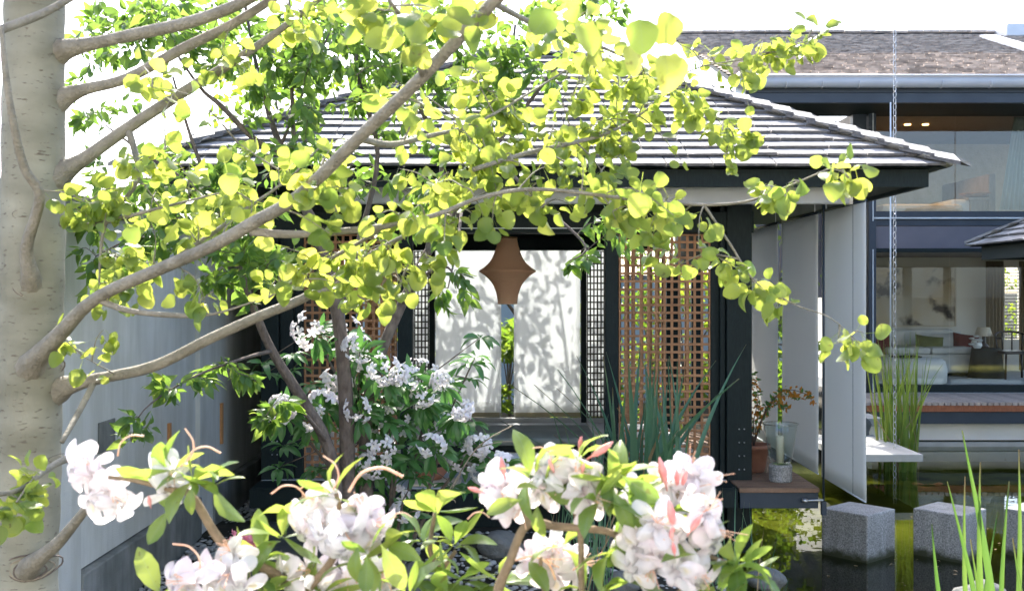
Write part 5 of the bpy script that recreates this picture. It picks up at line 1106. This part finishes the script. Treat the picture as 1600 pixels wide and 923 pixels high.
# ------------------------------------------------------------------ aspen in the left foreground
asp = empty('aspen_tree', (PX(44, 2.9), 2.9, LAND), 'pale barked aspen at the left with bright round leaves', 'tree')
tp_ = smoothpath(pxpath([(36, 1560, 2.9, 66), (38, 1100, 2.9, 52), (41, 923, 2.9, 46.5), (46, 700, 2.9, 47), (50, 460, 2.9, 47.5), (52, 230, 2.9, 46.5), (54, 0, 2.9, 44), (58, -300, 2.9, 40), (62, -700, 2.9, 32)]), 12)
tb_ = MB(); tb_.tube([p[:3] for p in tp_], [p[3] * (1 + .018 * math.sin(i * 1.7) + .012 * math.sin(i * .63)) for i, p in enumerate(tp_)], 32); tb_.build('trunk', M['bark'], asp, True)
AB = [[(50, 622, 2.9, 30), (84, 612, 2.9, 24), (106, 602, 2.88, 16), (150, 592, 2.86, 11), (240, 572, 2.84, 10.5), (330, 528, 2.8, 10), (410, 492, 2.75, 9.5), (478, 464, 2.7, 8.5), (535, 425, 2.65, 6), (600, 385, 2.6, 4.5), (680, 345, 2.6, 3.5), (760, 300, 2.7, 2.2)],
      [(44, 580, 2.87, 30), (56, 562, 2.81, 19), (95, 520, 2.72, 12.5), (150, 466, 2.6, 12), (250, 420, 2.5, 12), (330, 385, 2.4, 12), (392, 350, 2.35, 12.5), (468, 305, 2.25, 12), (560, 216, 2.15, 12), (660, 120, 2.0, 12), (770, 4, 1.9, 12), (860, -90, 1.85, 12), (900, -300, 2.0, 9), (930, -520, 2.2, 6)],
      [(50, 300, 2.9, 30), (84, 280, 2.9, 25), (104, 265, 2.9, 17), (135, 246, 2.9, 13), (200, 200, 2.9, 11.5), (290, 142, 2.85, 10.5), (372, 92, 2.8, 8.5), (440, 45, 2.8, 6.5), (510, -10, 2.8, 5)],
      [(45, 172, 2.9, 28), (84, 160, 2.9, 22), (106, 149, 2.9, 15), (135, 139, 2.88, 11.5), (200, 122, 2.86, 10), (290, 74, 2.8, 10), (360, 40, 2.75, 9), (430, -4, 2.7, 8)],
      [(50, 92, 2.9, 28), (84, 84, 2.9, 23), (106, 76, 2.88, 16), (150, 67, 2.85, 12), (220, 52, 2.8, 12), (300, 34, 2.75, 11.5), (370, 8, 2.7, 11), (420, -20, 2.65, 10)],
      [(-20, 55, 2.6, 7), (25, 38, 2.65, 7), (70, 20, 2.7, 6.5), (120, -8, 2.75, 6)],
      [(50, 455, 2.88, 26), (48, 432, 2.82, 15), (42, 385, 2.78, 9.5), (62, 308, 2.72, 9.5), (38, 262, 2.68, 8.5), (20, 190, 2.62, 7.5), (8, 110, 2.6, 6), (2, 40, 2.6, 4)],
      [(38, 896, 2.88, 28), (54, 878, 2.81, 15), (90, 848, 2.76, 10), (130, 800, 2.66, 8.5), (165, 752, 2.56, 8.5), (150, 728, 2.48, 8), (110, 716, 2.4, 7), (70, 735, 2.3, 6), (30, 765, 2.2, 5), (-30, 775, 2.1, 4)],
      [(150, 466, 2.6, 6), (200, 485, 2.58, 4.5), (280, 493, 2.55, 4), (335, 490, 2.5, 2.5), (400, 470, 2.5, 1.5)],
      [(392, 362, 2.36, 7), (470, 366, 2.35, 6), (600, 354, 2.35, 5), (680, 336, 2.35, 4.5), (760, 306, 2.4, 4), (850, 296, 2.45, 3.6), (1000, 313, 2.5, 3.3), (1100, 320, 2.5, 3), (1165, 315, 2.45, 2.6), (1220, 296, 2.35, 2.2), (1290, 266, 2.2, 1.5)],
      [(560, 216, 2.15, 6), (610, 226, 2.3, 5), (664, 214, 2.45, 4), (740, 194, 2.6, 3), (820, 150, 2.8, 2.2), (900, 100, 2.9, 1.4)],
      [(740, 265, 2.5, 4), (815, 242, 2.6, 4), (900, 222, 2.7, 3.6), (955, 206, 2.8, 3), (1010, 172, 2.9, 2), (1080, 110, 3.0, 1.5), (1180, 90, 3.0, 1.2), (1275, 60, 3.0, .8)],
      [(1100, 320, 2.5, 2.2), (1140, 380, 2.5, 1.9), (1180, 440, 2.5, 1.6), (1240, 475, 2.45, 1.3), (1300, 498, 2.4, 1.1), (1350, 545, 2.35, .8)],
      [(770, 4, 1.9, 6), (840, 40, 2.2, 4), (930, 70, 2.6, 3), (1000, 100, 2.8, 2)], [(250, 420, 2.5, 5), (310, 380, 2.55, 4), (380, 330, 2.6, 3), (450, 280, 2.6, 2), (500, 230, 2.6, 1.2)],
      [(200, 200, 2.9, 6), (215, 280, 2.85, 4), (165, 350, 2.8, 3), (155, 440, 2.75, 2)], [(95, 350, 2.85, 5), (150, 350, 2.8, 3.5), (250, 325, 2.75, 2.4), (350, 300, 2.7, 1.4)], [(148, 595, 2.86, 5), (125, 640, 2.8, 5), (97, 690, 2.7, 4)],
      [(480, 462, 2.7, 5), (560, 440, 2.6, 3), (640, 420, 2.6, 1.6)], [(600, 354, 2.35, 3), (560, 380, 2.4, 3), (480, 425, 2.45, 3), (420, 465, 2.5, 2)], [(660, 120, 2.0, 5), (640, 50, 1.8, 4), (600, -10, 1.7, 3)]]
AB = [[(a, b_, d, r * (.84 if i_ > 2 else 1)) for i_, (a, b_, d, r) in enumerate(L)] for L in AB]
ska = branches(asp, AB, M['aspen_branch'], 10)
for px_, py_, r_ in ((50, 574, 27), (48, 448, 25), (42, 888, 31), (78, 722, 10), (30, 335, 10), (22, 620, 8), (66, 215, 9)):
    Rt = 47 / FPX * 2.9; xc = PX(px_, 2.9 - Rt); x_t = PX(48, 2.9); rw_ = r_ / FPX * 2.85
    for q_ in range(3 if r_ > 15 else 2):
        kk = 1.15 - .22 * q_; P = []
        for a_ in np.linspace(0, 2 * math.pi, 25):
            x_ = xc + rw_ * kk * math.cos(a_) * (1 + .04 * math.sin(3 * a_ + q_)); zz_ = PZ(py_, 2.82) + rw_ * kk * (.56 + .03 * q_) * math.sin(a_) - .004 * q_
            P.append((x_, 2.9 - math.sqrt(max(Rt * Rt - (x_ - x_t) ** 2, 1e-6)) + .0015, zz_))
        MB().tube(P, rw_ * .045, 6, False).build('branch_collar', M['twig' if q_ % 2 else 'bark2'], asp, True)
CA = [(880, -520, 200, 110, 2.2, .25, 26), (640, -480, 140, 110, 2.3, .25, 14), (170, 420, 75, 70, 2.75, .12, 10), (230, 290, 110, 60, 2.8, .12, 15), (330, 350, 90, 50, 2.6, .12, 9), (135, 525, 45, 35, 2.75, .1, 4), (150, 300, 60, 50, 2.8, .1, 7), (385, 260, 80, 45, 2.6, .15, 7), (300, 110, 90, 60, 2.8, .1, 6), (240, 100, 60, 40, 2.5, .15, 3), (470, 20, 60, 35, 2.7, .15, 6),  # first two: unseen leaves above the frame, added to shade those below
      (505, 265, 60, 50, 2.3, .12, 7), (470, 420, 70, 45, 2.45, .1, 7), (590, 420, 80, 55, 2.5, .12, 14), (660, 400, 60, 60, 2.45, .12, 7), (560, 330, 90, 45, 2.35, .1, 6), (700, 330, 80, 45, 2.45, .12, 9), (690, 240, 80, 60, 2.55, .12, 10), (750, 170, 90, 80, 2.75, .15, 15), (800, 260, 70, 60, 2.6, .12, 10), (860, 190, 90, 80, 2.8, .15, 16),
      (900, 300, 90, 50, 2.55, .12, 12), (940, 140, 90, 80, 2.9, .15, 14), (1000, 230, 90, 60, 2.85, .15, 9), (1010, 320, 70, 40, 2.55, .1, 7), (1060, 375, 60, 45, 2.5, .1, 7), (1060, 110, 80, 50, 3.0, .12, 7), (1190, 85, 80, 30, 3.0, .1, 9), (1120, 160, 70, 50, 3.0, .1, 6), (1270, 60, 30, 25, 3.0, .06, 4), (1150, 420, 35, 30, 2.5, .06, 3), (1215, 455, 40, 25, 2.5, .06, 3), (1330, 525, 28, 28, 2.36, .05, 3), (1230, 285, 40, 25, 2.3, .06, 3), (1315, 272, 32, 22, 2.1, .04, 3),
      (1150, 220, 40, 20, 3.0, .1, 3), (1130, 235, 20, 40, 2.95, .1, 3), (640, 20, 110, 35, 1.75, .12, 6), (760, 30, 70, 30, 1.9, .1, 3), (900, 60, 80, 50, 2.2, .2, 6), (20, 810, 35, 45, 2.15, .06, 3), (60, 750, 25, 25, 2.25, .05, 3), (880, 20, 60, 30, 2.5, .2, 4), (620, 140, 60, 40, 2.4, .2, 4), (300, 465, 40, 20, 2.55, .05, 3)]
lva = grow(asp, ska, CA, .0355, 7, .0022, .75, M['aspen_branch'], .55, .55, .34)
for px_, py_, d_, s_, yx in ((1000, 30, 1.35, .044, .1), (1050, 20, 1.4, .042, -.3), (985, 70, 1.45, .042, .3), (860, 15, 1.45, .042, -.6), (905, 40, 1.5, .046, .5), (1040, 85, 1.4, .05, .1), (355, 270, 2.1, .042, .3), (700, 15, 1.6, .044, .8), (200, 355, 2.2, .038, .5), (1000, 300, 2.1, .05, -.1)):
    p = at(px_, py_, d_); lva.append((place(p, Vector((yx, 0, -1)), Vector((.1, -.75, .68)) + rv() * .2, s_), s_))
deploy(asp, lva, ASP, M['aspen'], 300)

# ------------------------------------------------------------------ foreground azalea
az = empty('blush_azalea', tuple(at(640, 1640, 2.0)[:2]) + (LAND,), 'blush white azalea filling the lower foreground with flower clusters and pink buds', 'shrub')
AZS = [[(640, 2400, 1.75, 22), (560, 1500, 1.7, 16), (520, 1050, 1.65, 11), (470, 930, 1.62, 9), (400, 880, 1.6, 8), (345, 845, 1.6, 7.5), (300, 775, 1.6, 6.5), (268, 765, 1.6, 5), (210, 750, 1.6, 4), (170, 745, 1.6, 3)],
       [(640, 2400, 1.75, 18), (720, 1500, 1.65, 14), (765, 1000, 1.6, 9), (800, 868, 1.58, 7), (826, 818, 1.56, 7), (870, 822, 1.55, 6.5), (940, 828, 1.55, 5.5), (985, 838, 1.55, 5), (1040, 800, 1.55, 4), (1060, 770, 1.55, 3)],
       [(826, 818, 1.56, 5), (812, 780, 1.57, 4), (790, 755, 1.58, 3)], [(720, 1500, 1.65, 12), (850, 1200, 1.6, 8), (905, 1000, 1.57, 6), (908, 900, 1.56, 5), (906, 830, 1.55, 4.5), (890, 770, 1.55, 3.5), (880, 730, 1.55, 3)],
       [(640, 2400, 1.75, 16), (680, 1400, 1.75, 10), (690, 1000, 1.75, 6), (690, 900, 1.75, 5), (672, 860, 1.75, 4), (680, 800, 1.75, 3)], [(690, 890, 1.75, 4), (712, 860, 1.75, 3)], [(470, 930, 1.62, 7), (515, 880, 1.6, 6), (535, 830, 1.6, 5), (525, 770, 1.6, 4)],
       [(985, 838, 1.55, 4), (1080, 860, 1.52, 4), (1140, 880, 1.52, 3)], [(850, 1200, 1.6, 6), (1000, 1000, 1.55, 5), (1080, 900, 1.52, 4), (1100, 850, 1.52, 3)], [(520, 1050, 1.65, 7), (400, 960, 1.6, 6), (330, 920, 1.58, 4)], [(905, 1000, 1.57, 4), (850, 920, 1.6, 4), (845, 870, 1.6, 3)]]
branches(az, AZS, M['azstem'], 8, 'stem')
azl = []
# clusters: px, py, radius px, depth, flowers, main facing
CLS = [(132, 728, 34, 1.62, 4, (-.5, -1, .1)), (168, 775, 34, 1.62, 4, (.3, -1, -.3)), (262, 748, 26, 1.6, 3, (.2, -1, 0)), (345, 905, 48, 1.55, 5, (-.3, -1, .2)), (285, 915, 22, 1.5, 2, (-.6, -1, .2)),
       (492, 815, 42, 1.58, 6, (-.6, -1, -.1)), (572, 822, 42, 1.58, 6, (.6, -1, -.1)), (530, 845, 36, 1.54, 4, (0, -1, -.5)), (470, 905, 36, 1.62, 4, (-.3, -1, -.2)), (585, 900, 36, 1.64, 4, (.3, -1, -.3)), (530, 905, 30, 1.66, 3, (0, -1, 0)),
       (778, 770, 34, 1.57, 4, (-.3, -1, .1)), (800, 795, 26, 1.58, 2, (.1, -1, -.6)), (868, 738, 30, 1.55, 3, (-.4, -1, .6)), (905, 775, 44, 1.53, 5, (.2, -1, -.3)), (860, 775, 28, 1.56, 2, (-.4, -1, -.4)),
       (845, 880, 38, 1.62, 5, (-.2, -1, 0)), (898, 880, 22, 1.64, 2, (.5, -1, .1)), (1000, 790, 30, 1.58, 3, (-.4, -1, 0)), (1060, 765, 40, 1.56, 5, (.1, -1, .5)), (1095, 745, 22, 1.56, 2, (.6, -1, .4)), (1030, 845, 46, 1.48, 6, (-.3, -1, -.2)), (1105, 830, 44, 1.48, 5, (.5, -1, -.2)), (1075, 895, 36, 1.48, 4, (.2, -1, -.5)), (1010, 895, 28, 1.5, 2, (-.4, -1, -.3)), (985, 855, 20, 1.56, 1, (-.6, -1, 0))]
for px_, py_, r_, d_, n, fac in CLS:
    c = at(px_, py_, d_); Rw = r_ / FPX * d_; fv = Vector(fac).normalized()
    e = empty('flower_cluster', c, None, None); e.parent = az; e.matrix_parent_inverse = WM[az].inverted()
    n = max(2, round(n * .85))
    for k in range(n):
        a = 2.4 * k + rng.random(); q = math.sqrt((k + .5) / n)
        off = Vector((math.cos(a) * q, 0, math.sin(a) * q * .9)) * Rw
        dirn = (fv * .75 + Vector((math.cos(a) * q, -.15, math.sin(a) * q - .12)) * .9 + rv() * .12).normalized()
        s = rng.uniform(.034, .045); m = axis_frame(dirn, rng.random() * 6.28); m.translation = c + off - dirn * s * .8 + Vector((0, rng.uniform(-.015, .02), 0)); m = m @ Matrix.Diagonal((s, s, s, 1))
        inst('flower', AZF[rng.integers(5)], e, m)
        if k % 3 == 0: inst('stamens', STM[k % 3], e, m)
        ped = MB().tube([tuple(m.translation), tuple(m.translation.lerp(c + Vector((0, .03, 0)), .7))], [.0018, .0014], 5); ped.build('flower_stalk', M['azleaf'], e, True)
for px_, py_, tx, ty, d_ in ((788, 742, 783, 718, 1.56), (752, 768, 733, 762, 1.56), (905, 700, 908, 684, 1.54), (925, 712, 955, 694, 1.53), (865, 736, 858, 720, 1.54), (910, 738, 912, 724, 1.52), (1040, 756, 1032, 720, 1.55), (1058, 758, 1058, 736, 1.55), (1066, 758, 1072, 738, 1.55), (1052, 820, 1046, 785, 1.46), (1048, 842, 1050, 826, 1.46), (1078, 830, 1094, 806, 1.46), (1054, 865, 1052, 850, 1.45), (235, 790, 232, 776, 1.6), (556, 905, 552, 888, 1.6)):
    A, B = at(px_, py_, d_), at(tx, ty, d_ - .01); L = (B - A).length * 1.15; m = axis_frame(B - A, rng.random()); m.translation = A; inst('bud', BUD, az, m @ Matrix.Diagonal((L * .9, L * .9, L, 1)))
for px_, py_, tx, ty, d_ in ((520, 765, 488, 722, 1.58), (545, 768, 630, 776, 1.56), (610, 812, 642, 820, 1.56), (184, 712, 232, 698, 1.6), (282, 728, 268, 672, 1.6), (290, 720, 344, 728, 1.6), (312, 895, 258, 868, 1.52), (765, 808, 735, 822, 1.57), (862, 720, 828, 712, 1.54), (1098, 798, 1130, 792, 1.5), (478, 775, 428, 790, 1.57), (868, 905, 800, 900, 1.6), (512, 770, 470, 780, 1.58), (895, 890, 930, 910, 1.6)):
    A, B = at(px_, py_, d_), at(tx, ty, d_); L = (B - A).length / 1.25; x_ = (B - A).normalized(); y_ = Vector((0, 1, 0)); z_ = x_.cross(y_).normalized()
    if z_.z < 0: z_ = -z_; 
    y_ = z_.cross(x_); m = Matrix((x_, y_, z_)).transposed().to_4x4(); m.translation = A; inst('style', STY, az, m @ Matrix.Diagonal((L, L, L, 1)))
# leaf rosettes: px, py, depth, count, spread direction
ROS = [(300, 748, 1.6, 6), (245, 752, 1.62, 4), (330, 760, 1.59, 4), (268, 735, 1.6, 4), (680, 800, 1.74, 7), (660, 840, 1.76, 6), (710, 850, 1.74, 6), (440, 838, 1.62, 7), (410, 870, 1.62, 7), (455, 800, 1.63, 3), (520, 772, 1.6, 5), (640, 905, 1.66, 7), (720, 905, 1.66, 8), (600, 850, 1.6, 4), (575, 865, 1.53, 3), (830, 745, 1.56, 5), (950, 750, 1.54, 8), (975, 765, 1.55, 6), (935, 780, 1.52, 5), (900, 715, 1.54, 4), (960, 860, 1.56, 6), (985, 800, 1.55, 4), (880, 850, 1.6, 4), (1150, 878, 1.5, 8), (1165, 895, 1.5, 5), (1090, 870, 1.5, 4), (980, 905, 1.55, 5), (780, 910, 1.65, 7), (700, 925, 1.62, 7), (420, 925, 1.6, 7), (500, 930, 1.62, 7), (850, 765, 1.55, 4), (1040, 800, 1.52, 3), (640, 930, 1.6, 7), (560, 880, 1.58, 4), (250, 930, 1.55, 5), (30, 905, 1.6, 0), (390, 900, 1.6, 5), (860, 930, 1.58, 6), (940, 925, 1.56, 5), (1120, 925, 1.5, 5)]
for px_, py_, d_, n in ROS:
    c = at(px_, py_, d_)
    for k in range(n):
        a = 2.4 * k + rng.random() * 1.2; yd = Vector((math.cos(a), -.35 + .6 * math.sin(a * 1.7), math.sin(a) * .7 + .15)); s = rng.uniform(.045, .072)
        azl.append((place(c + yd.normalized() * .004, yd, SUNV * .9 + Vector((0, -.3, .3)) + rv() * .35, s), s))
for px_, py_, yx, yz, d_, s_ in ((558, 855, -.1, -1, 1.5, .05), (598, 855, .55, -1, 1.48, .065), (573, 870, 0, -1, 1.5, .05), (812, 780, -1, -.3, 1.53, .05), (838, 790, .1, -1, 1.52, .045), (960, 770, .5, -1, 1.5, .06), (975, 745, .9, -.6, 1.5, .06), (990, 780, .3, -1, 1.5, .045), (990, 840, -.8, -.8, 1.54, .055), (1010, 860, -.1, -1, 1.54, .05), (260, 800, -.5, -1, 1.58, .05), (300, 760, -.1, -1, 1.56, .04)):
    azl.append((place(at(px_, py_, d_), Vector((yx, -.15, yz)), Vector((0, -1, .4)) + rv() * .2, s_), s_))
deploy(az, azl, AZL, M['azleaf'], 300)

# fallen petals and leaves drifting on the pond
Ms = []
for _ in range(130):
    x, y = rng.uniform(1.6, 6.5), rng.uniform(6.0, 14.0)
    if rng.random() < .5: x, y = rng.normal(3.6, .9), rng.normal(8.4, .9)
    if float(pond_mask(np.array(x), np.array(y))) < .95: continue
    sz = rng.uniform(.02, .04); Ms.append(place(Vector((x, y, .006)), Vector((*rng.normal(size=2), 0)), Vector((0, 0, 1)) + rv() * .08, sz))
fl = joined('drifting_leaves', SML, Ms, M['straw'], None); tag(fl, 'scattered fallen leaves drifting on the dark pond', 'leaves', kind='stuff')
